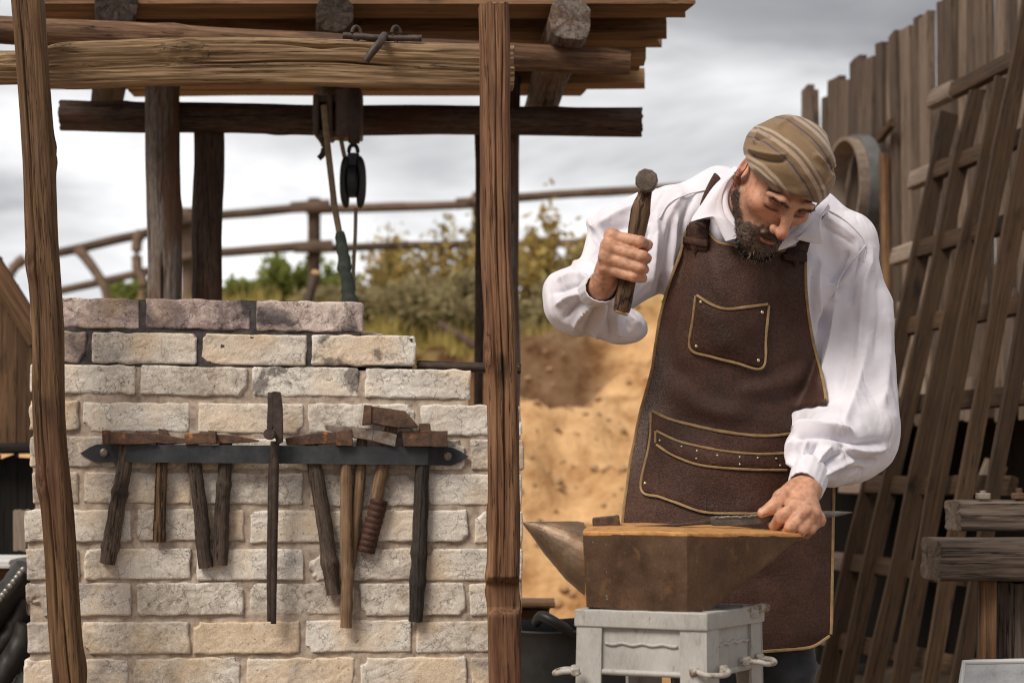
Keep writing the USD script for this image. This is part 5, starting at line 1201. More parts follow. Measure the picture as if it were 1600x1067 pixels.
# skin colours: ruddy nose and cheeks, lips, beard shadow, brows; painted shade around eyes
tint = np.tile([0.50, 0.262, 0.165], (len(v), 1))
def mixc(mask, colour): 
    global tint
    tint = tint * (1 - mask[:, None]) + np.array(colour) * mask[:, None]
blob = lambda c, r: np.exp(-((h - c) / r) ** 2 @ np.ones(3)) * ishead
mixc(.75 * blob((0, .118, -.036), (.016, .03, .016)), (.50, .175, .105))
for s in (-1, 1): mixc(.6 * blob((s * .046, .07, -.024), (.024, .04, .018)), (.50, .19, .115)); mixc(.75 * blob((s * .033, .09, .002), (.020, .03, .014)), (.20, .085, .058))  # second mix paints shade into the eye sockets
ax = np.abs(h[:, 0])
cheek = np.interp(ax, [0, .012, .026, .034, .05, .066, .076, .09], [-.047, -.047, -.051, -.060, -.073, -.052, -.012, .01])
wob = (noise(h * 160, 5) - .5) * .008 + (noise(h * 60, 6) - .5) * .006
front = (h[:, 1] > -.012)
beard = ishead * front * smooth(.005, -.005, h[:, 2] - cheek + wob) * smooth(-.152, -.138, h[:, 2] + wob)
lips = np.exp(-((h[:, 0] / .0195) ** 4 + ((h[:, 2] + .0760) / .0052) ** 4)) * (h[:, 1] > .07) * ishead
beard = beard * (1 - .95 * lips)
stub = ishead * front * smooth(.045, .0, h[:, 2] - cheek + wob) * smooth(.0, -.012, h[:, 2]) * .62 * noise(h * 420, 7)
mixc(stub, (.10, .065, .05))
mixc(.8 * lips * ishead, (.36, .13, .095))
mixc(.90 * beard, (.022, .015, .012))
greym = blob((0, .075, -.125), (.030, .045, .022)) + .8 * blob((-.038, .05, -.085), (.018, .03, .02))
mixc(np.clip(greym, 0, 1) * .38 * beard * (noise(h * 500, 9) > .42), (.33, .28, .24))
brow = np.zeros(len(v))
for s in (-1, 1):
    xx = h[:, 0] * s; zc = np.interp(xx, [.008, .03, .056], [.0135, .0225, .0145])
    b = np.exp(-((h[:, 2] - zc + .3 * wob) / .0045) ** 4) * smooth(.006, .012, xx) * smooth(.054, .047, xx) * (h[:, 1] > .05) * ishead
    brow = np.maximum(brow, b)
    lash = np.exp(-((h[:, 2] + .0095 - 6 * (xx - .033) ** 2 * 1.0) / .0030) ** 2) * np.exp(-((xx - .033) / .0165) ** 6) * (h[:, 1] > .06) * ishead
    mixc(.92 * lash, (.012, .009, .008))
    crease = np.exp(-((h[:, 2] - .0085 + 10 * (xx - .033) ** 2) / .0016) ** 2) * np.exp(-((xx - .033) / .016) ** 6) * (h[:, 1] > .06) * ishead
    mixc(.55 * crease, (.19, .085, .06))  # shade painted into the eyelid crease
mixc(.92 * brow, (.018, .012, .009))
# hands: redder knuckles, darker work-worn creases
for k in mcp + pip + m2 + p2: mixc(.40 * np.exp(-((v - k) ** 2).sum(1) / .011 ** 2), (.48, .20, .125))
hands = np.minimum(np.linalg.norm(v - P(975, 405, 3.12), axis=1), np.linalg.norm(v - P(1245, 800, 3.06), axis=1)) < .10
mixc(.28 * hands * smooth(.48, .62, fbm(v * 90, 3, 3)), (.17, .085, .055))
for k, r in ((P(1015, 381, 3.136), .0065), (P(1189, 799, 3.046), .0060), (P(1206, 820, 3.050), .0055)): mixc(.7 * np.exp(-(((v - k) ** 2).sum(1) / r ** 2) ** 2), (.60, .37, .28))
ears = ishead * (np.abs(h[:, 0]) > .072) * (h[:, 1] < .01); mixc(.4 * ears, (.52, .18, .12))
# relief: beard roughness, veins and knuckle creases on the hands
v = v + n * (beard * (noise(h * 330, 11) - .35) * .0035)[:, None]
v = v + n * (hands * (fbm(v * 110, 3, 8) - .5) * .0024)[:, None]
put(man, 'body', (v, f), SKIN, True, colors=tint)
# beard hair, moustache and brows
rng = np.random.default_rng(5)
n = normals(v, f); h = to_head(v)
def hairs(mask, count, length, lean, seed, thick=.0006):
    rng = np.random.default_rng(seed); p = mask / mask.sum(); k = rng.choice(len(v), count, p=p)
    L, W = [], []
    for i in k:
        d = unit(n[i] * .55 + lean(h[i]) + rng.normal(0, .22, 3)); l = length(h[i]) * rng.uniform(.6, 1.2); o = v[i] - n[i] * .001 + rng.normal(0, .0006, 3)
        L.append(np.stack([o, o + d * l * .5 + n[i] * l * .06, o + d * l - EU * l * .12])); W.append(np.array([thick, thick * .9, thick * .4]))
    return L, W
down = lambda q: -EU * .75 + EF * .1 + EX * .3 * np.sign(q[0]) * (q[2] > -.066)
ln = lambda q: .0028 + .0062 * float(smooth(-.085, -.125, q[2]))
L_, W_ = hairs(beard + 1e-12, 4200, ln, down, 1); curves(man, 'beard', L_, W_, HAIRDARK)
gm = beard * np.clip(greym * 1.2 + .02, 0, 1); L_, W_ = hairs(gm + 1e-12, 260, ln, down, 2); curves(man, 'grey_beard_hair', L_, W_, HAIRGREY)
L_, W_ = hairs(np.where(brow > .3, brow, 0) + 1e-15, 260, lambda q: .0045, lambda q: EX * np.sign(q[0]) * .9 + EU * .25, 3); curves(man, 'eyebrow', L_, W_, HAIRDARK)

# ---------------------------------------------------------------- head scarf
sf = Field(HC - .2, HC + .2, 0.0026)
sf.ell(hd(.005, -.004, .040), HS * np.array([.0900, .1040, .0850]), HB)
sf.ell(hd(.056, -.040, .034), HS * np.array([.058, .062, .056]), HB, .03)                     # loose cloth at the back
sf.ell(hd(-.045, .005, .045), HS * np.array([.046, .075, .050]), HB, .02)
sf.ell(hd(.092, -.060, .022), HS * np.array([.022, .022, .018]), HB, .012)                    # knot
ax_ = [sf.lo[k] + sf.h * np.arange(sf.n[k]) for k in range(3)]
G = to_head(np.stack(np.meshgrid(*ax_, indexing='ij'), -1).reshape(-1, 3))
brim = .018 + .17 * G[:, 1] - .06 * G[:, 0] + .006 * np.sin(G[:, 0] * 40 + 1) * (G[:, 1] > 0)
pl_ = ((brim - G[:, 2]) * HS).reshape(sf.n)
sf._blend(tuple(slice(0, k) for k in sf.n), (-pl_).astype(np.float32), .006, True)
v, f = sf.mesh(); v = relax(v, f, 3)
q = to_head(v); n = normals(v, f); px = project(v)
fold = lambda pts, amp, w: amp * _fold(px, pts, w)
def _fold(px, pts, w, sharp=2.0):
    pts = np.asarray(spline(np.array(pts, float), 24)); best = np.full(len(px), 1e9); at = np.zeros(len(px)); sidev = np.zeros(len(px))
    for i in range(len(pts) - 1):
        a, b = pts[i], pts[i + 1]; d = b - a; t = np.clip(((px - a) @ d) / (d @ d), 0, 1)
        e = px - a - t[:, None] * d; r = np.hypot(e[:, 0], e[:, 1]); on = r < best
        best = np.where(on, r, best); at = np.where(on, (i + t) / (len(pts) - 1), at)
    return np.exp(-(best / w) ** sharp) * np.clip(np.minimum(at, 1 - at) * 6 + .15, 0, 1)
facing = smooth(.35, -.1, n[:, 1])
dz = np.zeros(len(v))
for pts, amp, w in [([(1166, 232), (1190, 240), (1215, 245), (1228, 240)], .0045, 5), ([(1168, 238), (1190, 248), (1214, 252), (1230, 248)], -.004, 4), ([(1180, 222), (1195, 214), (1205, 216)], -.003, 4), ([(1190, 200), (1185, 212), (1178, 226)], .004, 5),
                    ([(1290, 250), (1302, 262), (1311, 272)], -.005, 5), ([(1270, 240), (1290, 256), (1306, 262)], .003, 6), ([(1298, 210), (1308, 235), (1311, 258)], -.003, 5), ([(1240, 184), (1228, 190), (1212, 200)], .002, 5), ([(1170, 255), (1195, 275), (1225, 296), (1260, 308)], .003, 7), ([(1175, 262), (1200, 286), (1235, 304), (1275, 312)], -.003, 5),
                    ([(1280, 300), (1292, 285), (1302, 270)], .003, 5), ([(1225, 215), (1260, 250), (1290, 285)], .0022, 8), ([(1245, 200), (1280, 235), (1304, 265)], -.002, 6), ([(1200, 215), (1235, 255), (1262, 300)], -.0018, 6)]:
    dz += 2.3 * amp * _fold(px, pts, w * .8, 1.5) * facing
dz += (fbm(q * np.array([14, 14, 26]), 4, 5) - .5) * .010
v = v + n * dz[:, None]
wd = HB @ np.array([1, 0, 0])
s_ = (v - HC) @ unit(np.array([.74, -.10, .67])) + .16 * ((v - HC) @ unit(np.array([.67, 0, -.74]))) ** 2 / .1
tint = np.repeat(((s_ + .3) / .062)[:, None], 3, 1)
put(man, 'headscarf', (v, f), SCARF, True, colors=tint)

# ---------------------------------------------------------------- shirt
sh = Field((0.0, 3.0, 0.78), (0.75, 3.68, 1.58), 0.0032)
sh.torso(P(1180, 450, 3.455), P(1182, 352, 3.46), .168, .115, .13, .085, .05)
sh.torso(P(1160, 640, 3.455), P(1180, 450, 3.455), .150, .115, .172, .115, .03)
sh.torso(P(1150, 800, 3.455), P(1160, 640, 3.455), .168, .115, .150, .115, .03)
sh.cone(P(1182, 335, 3.455), P(1125, 312, 3.46), .070, .062, .03); sh.cone(P(1125, 318, 3.46), P(1045, 343, 3.45), .064, .062, .03)
sh.cone(P(1190, 335, 3.455), P(1262, 340, 3.46), .070, .062, .03); sh.cone(P(1250, 348, 3.46), P(1318, 378, 3.45), .060, .060, .03)
# sleeve with the raised arm
sh.chain([P(1048, 352, 3.44), P(1000, 400, 3.44), P(962, 440, 3.43)], [.068, .074, .066], .03)
sh.chain([P(1008, 337, 3.44), P(958, 350, 3.43), P(923, 346, 3.42)], [.050, .040, .012], .016)
sh.chain([P(925, 353, 3.42), P(932, 420, 3.41)], [.010, .044], .016)
sh.ell(P(914, 468, 3.385), [.084, .09, .069], Rot.from_euler('y', -28, degrees=True).as_matrix(), .022)
sh.ell(P(890, 452, 3.40), [.050, .06, .040], None, .02)
sh.ell(P(964, 506, 3.37), [.064, .06, .040], Rot.from_euler('y', 12, degrees=True).as_matrix(), .02)
sh.chain([P(920, 466, 3.34), P(931, 455, 3.245)], [.062, .034], .02)
# sleeve with the hanging arm
sh.chain([P(1318, 388, 3.445), P(1338, 500, 3.44), P(1334, 610, 3.41)], [.058, .072, .084], .03)
sh.chain([P(1334, 610, 3.41), P(1322, 680, 3.35), P(1296, 706, 3.24)], [.084, .088, .068], .03)
sh.ell(P(1370, 668, 3.36), [.036, .07, .075], None, .03)
sh.ell(P(1262, 700, 3.20), [.044, .05, .042], None, .02)
sh.chain([P(1280, 712, 3.21), P(1264, 742, 3.14)], [.060, .030], .015)
v, f = sh.mesh(); v = relax(v, f, 6)
n = normals(v, f); px = project(v)
facing = smooth(.45, -.05, n[:, 1])
FOLDS = [
    # raised sleeve, upper panel
    ([(918, 346), (940, 372), (960, 396)], .006, 6), ([(922, 356), (944, 386), (950, 410)], -.005, 7), ([(930, 352), (970, 330), (1010, 314)], .004, 9), ([(940, 366), (985, 352), (1020, 345)], -.004, 9),
    ([(1028, 330), (1024, 390), (1016, 450)], .006, 8), ([(1014, 350), (1010, 400), (1004, 440)], -.006, 7), ([(1046, 340), (1044, 400), (1030, 470)], -.006, 7), ([(1060, 330), (1052, 390), (1046, 440)], .005, 7),
    ([(1000, 320), (990, 370), (975, 400)], .004, 10), ([(1070, 300), (1050, 330), (1036, 370)], .004, 7), ([(1085, 300), (1070, 340), (1060, 380)], -.004, 6),
    # raised sleeve, gathers from the cuff
    ([(934, 440), (900, 430), (868, 438)], .005, 6), ([(932, 448), (898, 446), (862, 458)], -.005, 6), ([(931, 455), (896, 462), (866, 478)], .005, 6), ([(932, 461), (900, 478), (880, 500)], -.006, 6), ([(936, 466), (910, 490), (896, 514)], .006, 6),
    ([(942, 470), (922, 500), (914, 526)], -.006, 6), ([(948, 472), (936, 505), (932, 530)], .006, 6), ([(955, 473), (950, 505), (950, 530)], -.006, 6), ([(961, 472), (965, 500), (968, 528)], .005, 6), ([(968, 470), (980, 495), (984, 520)], -.006, 6), ([(945, 432), (920, 412), (892, 412)], .005, 6), ([(938, 436), (908, 420), (876, 426)], -.004, 5), ([(972, 478), (992, 500), (1002, 508)], .004, 5),
    # body of the shirt beside the bib
    ([(1050, 420), (1040, 470), (1028, 540)], .006, 6), ([(1040, 430), (1030, 480), (1022, 520)], -.006, 6), ([(1060, 400), (1055, 440), (1046, 480)], -.004, 5), ([(1030, 490), (1024, 540), (1022, 590)], .005, 5),
    ([(1282, 400), (1278, 450), (1282, 500)], .005, 6), ([(1272, 420), (1270, 470), (1276, 520)], -.005, 5), ([(1290, 340), (1310, 350), (1340, 372)], .002, 5), ([(1284, 352), (1310, 366), (1336, 384)], -.0025, 5),
    # hanging sleeve
    ([(1342, 378), (1330, 420), (1300, 458), (1286, 500)], .006, 7), ([(1330, 392), (1312, 430), (1296, 446)], -.007, 7), ([(1296, 440), (1304, 462), (1300, 470)], .007, 6), ([(1318, 440), (1296, 470), (1288, 520)], -.007, 6), ([(1292, 470), (1284, 530), (1268, 600)], -.008, 7), ([(1304, 470), (1298, 540), (1278, 620)], .006, 9),
    ([(1362, 392), (1350, 440), (1344, 500), (1340, 560)], .007, 9), ([(1350, 390), (1336, 440), (1328, 480)], -.006, 8), ([(1344, 480), (1334, 540), (1312, 620)], -.004, 12), ([(1374, 430), (1376, 500), (1366, 560)], -.004, 11), ([(1386, 480), (1388, 560), (1378, 640)], .004, 12), ([(1358, 520), (1340, 600), (1318, 660)], .006, 14),
    # roll of cloth above the cuff and its gathers
    ([(1236, 674), (1260, 666), (1300, 669), (1334, 676)], .009, 6), ([(1240, 684), (1264, 677), (1300, 680), (1332, 688)], -.007, 5), ([(1300, 672), (1340, 690), (1384, 690)], -.006, 6), ([(1320, 700), (1352, 706), (1388, 700)], .006, 7), ([(1312, 690), (1340, 716), (1374, 722)], -.005, 6),
    ([(1238, 732), (1232, 706), (1238, 684)], .006, 5), ([(1246, 730), (1244, 706), (1250, 684)], -.006, 4), ([(1254, 732), (1256, 706), (1264, 686)], .006, 5), ([(1262, 735), (1268, 710), (1280, 690)], -.006, 5), ([(1270, 738), (1282, 716), (1300, 696)], .006, 5), ([(1276, 742), (1294, 722), (1318, 706)], -.006, 5), ([(1282, 746), (1308, 730), (1338, 718)], .006, 5), ([(1288, 752), (1318, 742), (1350, 732)], -.005, 5),
]
dz = np.zeros(len(v))
for pts, amp, w in FOLDS: dz += 2.1 * amp * _fold(px, pts, w * .72, 1.35) * facing
vv = v * np.array([11, 11, 5])
dz += (fbm(vv, 3, 21) - .5) * .012 + (np.abs(fbm(v * np.array([22, 22, 12]) + 9, 2, 4) - .5)) * -.010
v = v + n * dz[:, None]
v = relax(v, f, 1)
shirt = put(man, 'shirt', (v, f), SHIRT, True)
sv, sn = v, normals(v, f)
on = sn[:, 1] < .1
stree, sY = cKDTree(project(sv[on])), sv[on][:, 1]
def shirt_Y(px, py, r=5.0, default=3.5):
    k = stree.query_ball_point([px, py], r)
    return float(np.min(sY[k])) if len(k) else default

# cuffs: open bands the wrists come out of
def cuff(c0, c1, r0, r1, squash, up, wall=.0022):
    c0, c1 = np.asarray(c0), np.asarray(c1); d = unit(c1 - c0); u = np.asarray(up, float); u = unit(u - (u @ d) * d); w = np.cross(d, u)
    t = np.linspace(0, 2 * np.pi, 56, endpoint=False)
    prof = [(0, r0, 0), (.35, r0 + .0022, 0), (.9, r1 + .001, 0), (1, r1, 0), (1.0, r1 - wall, 0), (.2, r0 - wall, 0)]
    v = []
    for k, r, _ in prof:
        rr = r + .0012 * np.sin(t * 3 + 1) + .0006 * np.sin(t * 17)
        v.append(c0 + (c1 - c0) * k + (np.cos(t) * rr)[:, None] * w + (np.sin(t) * rr * squash)[:, None] * u)
    v = np.stack(v); f = grid_faces(len(prof), 56, True)
    m = trimesh.Trimesh(v.reshape(-1, 3), f, process=False); m.invert()
    k = np.linalg.norm(m.vertices - m.vertices.mean(0), axis=1)
    return np.array(m.vertices), np.array(m.faces)
put(shirt, 'cuff', cuff(P(930, 455, 3.250), P(942, 447, 3.172),   .0335, .0335, .90, (-.4, 0, 1)), SHIRT, 50)
put(shirt, 'cuff', cuff(P(1267, 736, 3.148), P(1257, 763, 3.110), .0370, .0360, .86, (1, 0, .4)), SHIRT, 50)

# collar: two pointed leaves folded down
def leaf(inner, outer, li, lo, nu=26, nv=9):
    a, b = spline(np.array(inner, float), nu), spline(np.array(outer, float), nu)
    g = np.zeros((nu, nv, 3))
    for i in range(nu):
        for j in range(nv):
            t = j / (nv - 1); p = a[i] * (1 - t) + b[i] * t
            Y = (a[i][2] - li) * (1 - t) + (b[i][2] - lo) * t - .010 * math.sin(math.pi * t)
            g[i, j] = P(p[0], p[1], Y)
    return sheet(g, .003, (0, 1, 0))
sy = lambda px, py, o=0: (px, py, min(shirt_Y(px, py, 6), 3.44) + o)
put(shirt, 'collar', leaf([(1157, 262, 3.40), (1138, 284, 3.365), (1128, 308, 3.34), (1130, 330, 3.325), (1144, 350, 3.312), (1166, 368, 3.305)],
                          [(1140, 268, 3.415), (1116, 290, 3.375), (1098, 316, 3.345), (1080, 346, 3.325), (1110, 338, 3.312), (1134, 377, 3.298)], .004, .006), SHIRT, 50)
put(shirt, 'collar', leaf([(1296, 318, 3.38), (1284, 330, 3.355), (1272, 340, 3.335), (1262, 352, 3.320), (1254, 364, 3.310)],
                          [(1290, 322, 3.385), (1284, 336, 3.350), (1283, 360, 3.328), (1284, 381, 3.318), (1243, 374, 3.300)], .004, .006), SHIRT, 50)
for nm, pts in (('shoulder_seam', [(1290, 326), (1312, 338), (1334, 356), (1352, 380), (1350, 410)]), ('shoulder_seam', [(1108, 296), (1074, 304), (1046, 318), (1030, 342)]), ('sleeve_seam', [(1352, 384), (1330, 410), (1312, 436), (1303, 470)])):
    c = spline(np.array(pts, float), 40); ys = gaussian_filter1d(np.array([shirt_Y(x, y, 4, 3.45) for x, y in c]), 3, mode='nearest')
    put(shirt, nm, tube([P(x, y, Y + .0004) for (x, y), Y in zip(c, ys)], .0016, 6), SHIRT, True)
put(shirt, 'collar_stand', tube(spline(np.array([P(1152, 266, 3.42), P(1130, 300, 3.36), P(1134, 335, 3.33), P(1160, 366, 3.31), P(1200, 384, 3.30), P(1240, 372, 3.305), P(1264, 346, 3.33), P(1290, 322, 3.38)]), 50), .011, 12, flat=.7, up=(0, 1, 0)), SHIRT, True)

# ---------------------------------------------------------------- apron
xl_y = [340, 353, 394, 446, 495, 540, 583, 640, 720, 800, 870, 1025]; xl_x = [1084, 1073, 1064, 1044, 1031, 1024, 1018, 1001, 985, 974, 968, 972]
xr_y = [340, 381, 394, 467, 520, 560, 600, 700, 760, 990, 1025]; xr_x = [1262, 1261, 1258, 1260, 1268, 1277, 1288, 1300, 1303, 1299, 1284]
neck_x = [1072, 1088, 1098, 1108, 1121, 1140, 1170, 1200, 1230, 1250, 1262]; neck_y = [352, 345, 348, 361, 377, 382, 384, 389, 393, 386, 381]
def apron_Y(px, py):
    l, r = np.interp(py, xl_y, xl_x), np.interp(py, xr_y, xr_x)
    c, hw = (l + r) / 2 + 4, (r - l) / 2
    mid = np.interp(py, [340, 420, 520, 620, 700, 820, 1020], [3.318, 3.312, 3.312, 3.320, 3.312, 3.300, 3.300])
    t = np.clip(abs((px - c) / hw), 0, 1.1)
    edge = np.interp(py, [340, 420, 560, 700, 1020], [.035, .085, .115, .105, .085])
    Y = mid + edge * t ** 2.4
    Y += .016 * (fbm(np.array([[px / 95, py / 60, .5]]), 3, 14)[0] - .5)
    Y += .010 * np.sin((px - 1000) / 34.0 + 1.2 * np.sin(py / 130)) * smooth(700, 1000, py)
    return float(Y)
AF = [([(1015, 575), (1050, 610), (1110, 640), (1180, 650)], .010, 14), ([(1010, 540), (1045, 570), (1090, 600)], -.008, 12), ([(1275, 575), (1220, 600), (1150, 612)], .009, 13), ([(1280, 600), (1230, 625), (1170, 634)], -.008, 12), ([(1105, 395), (1120, 430), (1128, 470)], .004, 12), ([(1240, 410), (1225, 440), (1215, 470)], .004, 12), ([(1145, 600), (1200, 585), (1260, 560)], -.006, 10), ([(1000, 690), (1008, 740), (1012, 790)], .006, 12), ([(1103, 735), (1103, 770), (1103, 800)], -.004, 3)]
NU, NV = 150, 84
ax_t = np.linspace(0, 1, NV)
gridpx = np.zeros((NU, NV, 2))
for j, t in enumerate(ax_t):
    x_top = 1073 + (1261 - 1073) * t; y_top = np.interp(x_top, neck_x, neck_y)
    for i in range(NU):
        y_bot = np.interp(t, [0, .6, .93, 1], [1022, 1020, 1012, 992])
        y = y_top + (y_bot - y_top) * i / (NU - 1)
        l, r = np.interp(y, xl_y, xl_x), np.interp(y, xr_y, xr_x)
        gridpx[i, j] = (l + (r - l) * t, y)
flat = gridpx.reshape(-1, 2)
AYs = np.array([apron_Y(a, b) for a, b in flat])
lim = np.array([shirt_Y(a, b, 7, 9.0) for a, b in flat]) - .005
AYs = np.where((lim < AYs) & (flat[:, 1] < 640) & (lim > 3.2), lim, AYs)
af = np.zeros(len(flat))
for pts, amp, w in AF: af += amp * _fold(flat, pts, w)
AYs = AYs - af
from scipy.ndimage import gaussian_filter
AYg = gaussian_filter(AYs.reshape(NU, NV), 1.3)
A3 = np.array([[P(*gridpx[i, j], AYg[i, j]) for j in range(NV)] for i in range(NU)])
atree = cKDTree(flat); aY = AYg.ravel()
def on_apron(px, py, out=.0):
    d, k = atree.query([px, py], 4); w = 1 / (d + .5)
    return P(px, py, float((aY[k] * w).sum() / w.sum()) - out)
av, af_ = sheet(A3, .0026, (0, 1, 0))
ap = project(av)
dust = smooth(1062, 1010, ap[:, 0]) * smooth(500, 560, ap[:, 1]) * smooth(800, 640, ap[:, 1]) * .62 + .04
apron = put(man, 'apron', (av, af_), LEATHER, True, colors=np.repeat(dust[:, None], 3, 1))
def binding(parent, pts, out=.002, w=3.0, name='binding', n=None, mat=None):
    p = np.array(pts, float); n = n or max(8, int(np.linalg.norm(np.diff(p, axis=0), axis=1).sum() / 5))
    c = spline(p, n); L = np.array([on_apron(x, y, out) for x, y in c])
    L = np.stack([gaussian_filter1d(L[:, k], 1.0, mode='nearest') for k in range(3)], -1)
    put(parent, name, tube(L, S(w * .72, 3.3), 8, flat=.3, up=(0, 1, 0), rough=.0008, seed=len(pts)), mat or TRIM, True)
edgeL = [tuple(gridpx[i, 0]) for i in range(2, NU, 8)]; edgeR = [tuple(gridpx[i, NV - 1]) for i in range(2, NU, 8)] + [tuple(gridpx[NU - 1, NV - 1])]
binding(apron, edgeL, .001, 3.4); binding(apron, edgeR, .001, 3.4)
binding(apron, [tuple(gridpx[0, j]) for j in range(10, NV, 6)], .001, 3.0)
binding(apron, [tuple(gridpx[NU - 1, j]) for j in range(0, NV, 6)] + [tuple(gridpx[NU - 1, NV - 1])], .001, 3.4)
def patch(parent, name, top, bot, out=.0045, nu=22, nv=14):
    a, b = spline(np.array(top, float), nu), spline(np.array(bot, float), nu)
    g = np.array([[on_apron(*(a[i] * (1 - t) + b[i] * t), out + .0035 * math.sin(math.pi * t) * math.sin(math.pi * min(max(i / (nu - 1), .03), .97))) for t in np.linspace(0, 1, nv)] for i in range(nu)])
    return put(parent, name, sheet(g, out * .8, (0, 1, 0)), LEATHER2, True)
def rivet(parent, px, py, r=2.6, mat=None, name='rivet', out=.006):
    s = trimesh.creation.icosphere(2, S(r, 3.3)); s.apply_scale([1, .55, 1]); s.apply_translation(on_apron(px, py, out)); put(parent, name, s, mat or BRASS, True)
# chest pocket
t_, b_ = [(1087, 460), (1108, 474), (1133, 483), (1165, 480), (1202, 475)], [(1078, 544), (1110, 556), (1150, 566), (1192, 574)]
cp = patch(apron, 'chest_pocket', t_, b_)
binding(cp, t_, .007, 3.2); binding(cp, [(1087, 460), (1082, 502), (1078, 545), (1110, 557), (1150, 567), (1192, 575), (1197, 525), (1202, 475)], .006, 2.8)
for x, y in ((1095, 472), (1191, 488), (1088, 541), (1185, 563)): rivet(cp, x, y)
# waist pockets
t_, b_ = [(1017, 641), (1045, 654), (1074, 662), (1129, 674), (1193, 681), (1246, 676)], [(1001, 764), (1028, 775), (1056, 785), (1101, 800), (1160, 802), (1250, 801)]
wp = patch(apron, 'waist_pocket', t_, b_, nu=34)
binding(wp, t_, .007, 3.2); binding(wp, [(1017, 641), (1015, 690), (1001, 764), (1028, 775), (1056, 785), (1101, 800), (1160, 802), (1222, 801)], .006, 2.8)
binding(wp, [(1103, 735), (1103, 768), (1103, 799)], .0065, .9, name='seam', mat=LEATHERBLACK)
t_, b_ = [(1024, 672), (1050, 685), (1074, 693), (1129, 704), (1180, 709), (1232, 708)], [(1024, 693), (1042, 706), (1060, 715), (1097, 727), (1165, 733), (1232, 734)]
tl = patch(apron, 'tool_loop_band', t_, b_, .009, nu=34, nv=6)
binding(tl, t_, .011, 2.8); binding(tl, b_, .011, 2.8); binding(tl, [(1024, 672), (1024, 683), (1024, 693)], .011, 2.4)
for i, x in enumerate((1031, 1065, 1089, 1121, 1156, 1184, 1213)):
    yy = float(np.interp(x, [1024, 1074, 1129, 1232], [679, 699, 711, 715])); rivet(tl, x, yy + (6 if i == 0 else 2), 1.8, STEELSNAP, 'snap', .012)
for x in (1088, 1156, 1219): rivet(tl, x, float(np.interp(x, [1060, 1097, 1165, 1232], [708, 719, 726, 727])), 1.7, STEELSNAP, 'snap', .012)
rivet(wp, 1008, 755)
# straps
def strap(pts, w, out, name='strap', mat=LEATHER2, flat=.22):
    c = spline(np.array([P(x, y, Y) for x, y, Y in pts]), 26)
    return put(apron, name, tube(c, S(w, 3.3), 12, flat=flat, up=(0, 1, 0)), mat, 40)
on_s = lambda x, y, d: (x, y, shirt_Y(x, y, 5, d) - .005)
s1 = strap([(1094, 352, 3.306), on_s(1098, 335, 3.33), on_s(1106, 310, 3.36), on_s(1114, 292, 3.38), (1121, 279, 3.40), (1126, 273, 3.45), (1130, 285, 3.52)], 9, 0)
patch(apron, 'strap_tab', [(1077, 348), (1092, 344), (1110, 343)], [(1071, 386), (1086, 390), (1104, 391)], .006, nu=10, nv=10)
patch(apron, 'keeper', [(1068, 369), (1086, 372), (1107, 374)], [(1067, 380), (1085, 384), (1106, 386)], .011, nu=10, nv=6)
put(apron, 'strap_tip', tube([on_apron(1086, 384, .008), on_apron(1084, 397, .008)], [S(8, 3.3), S(1, 3.3)], 8, flat=.3, up=(0, 1, 0)), LEATHER2, 30)
patch(apron, 'strap_tab', [(1230, 388), (1245, 384), (1261, 382)], [(1227, 404), (1243, 407), (1260, 407)], .006, nu=10, nv=10)
strap([(1252, 392, 3.305), (1258, 372, 3.312), (1272, 345, 3.345), (1286, 322, 3.40), (1292, 312, 3.46), (1292, 330, 3.52)], 10, 0)
patch(apron, 'keeper', [(1224, 397), (1243, 400), (1261, 399)], [(1224, 405), (1243, 409), (1261, 408)], .011, nu=10, nv=6)
put(apron, 'strap_tip', tube([on_apron(1244, 404, .008), on_apron(1244, 417, .008)], [S(9, 3.3), S(1, 3.3)], 8, flat=.3, up=(0, 1, 0)), LEATHER2, 30)
strap([(1285, 600, 3.43), (1320, 600, 3.50), (1330, 596, 3.56)], 8, 0, 'waist_tie')

# ---------------------------------------------------------------- trousers and boots
tf = Field((0.18, 3.2, 0.05), (0.74, 3.66, 0.92), 0.006)
for hip, knee, ank in (((1105, 790), (1098, 1060), .30), ((1210, 790), (1224, 1045), .62)):
    a, b = P(*hip, 3.45), P(*knee, 3.43); c = np.array([b[0] - .01, 3.47, .10])
    tf.chain([a, b, c], [.095, .058, .052], .03)
v, f = tf.mesh(); n = normals(v, f)
v = v + n * ((fbm(v * np.array([14, 14, 30]), 3, 6) - .5) * .016)[:, None]
put(man, 'trousers', (v, f), TROUSER, True)
for kx in (1098, 1224):
    b = P(kx, 1050, 3.43)[0] - .01
    bt = Field((b - .1, 3.2, -.01), (b + .1, 3.6, .2), .005)
    bt.cone((b, 3.47, .15), (b, 3.46, .06), .055, .046, .02); bt.chain([(b, 3.48, .045), (b, 3.38, .042), (b, 3.31, .035)], [.042, .044, .034], .015)
    bv, bf = bt.mesh(); bv[:, 2] = np.maximum(bv[:, 2], .004)
    put(man, 'boot', (bv, bf), BOOT, True)
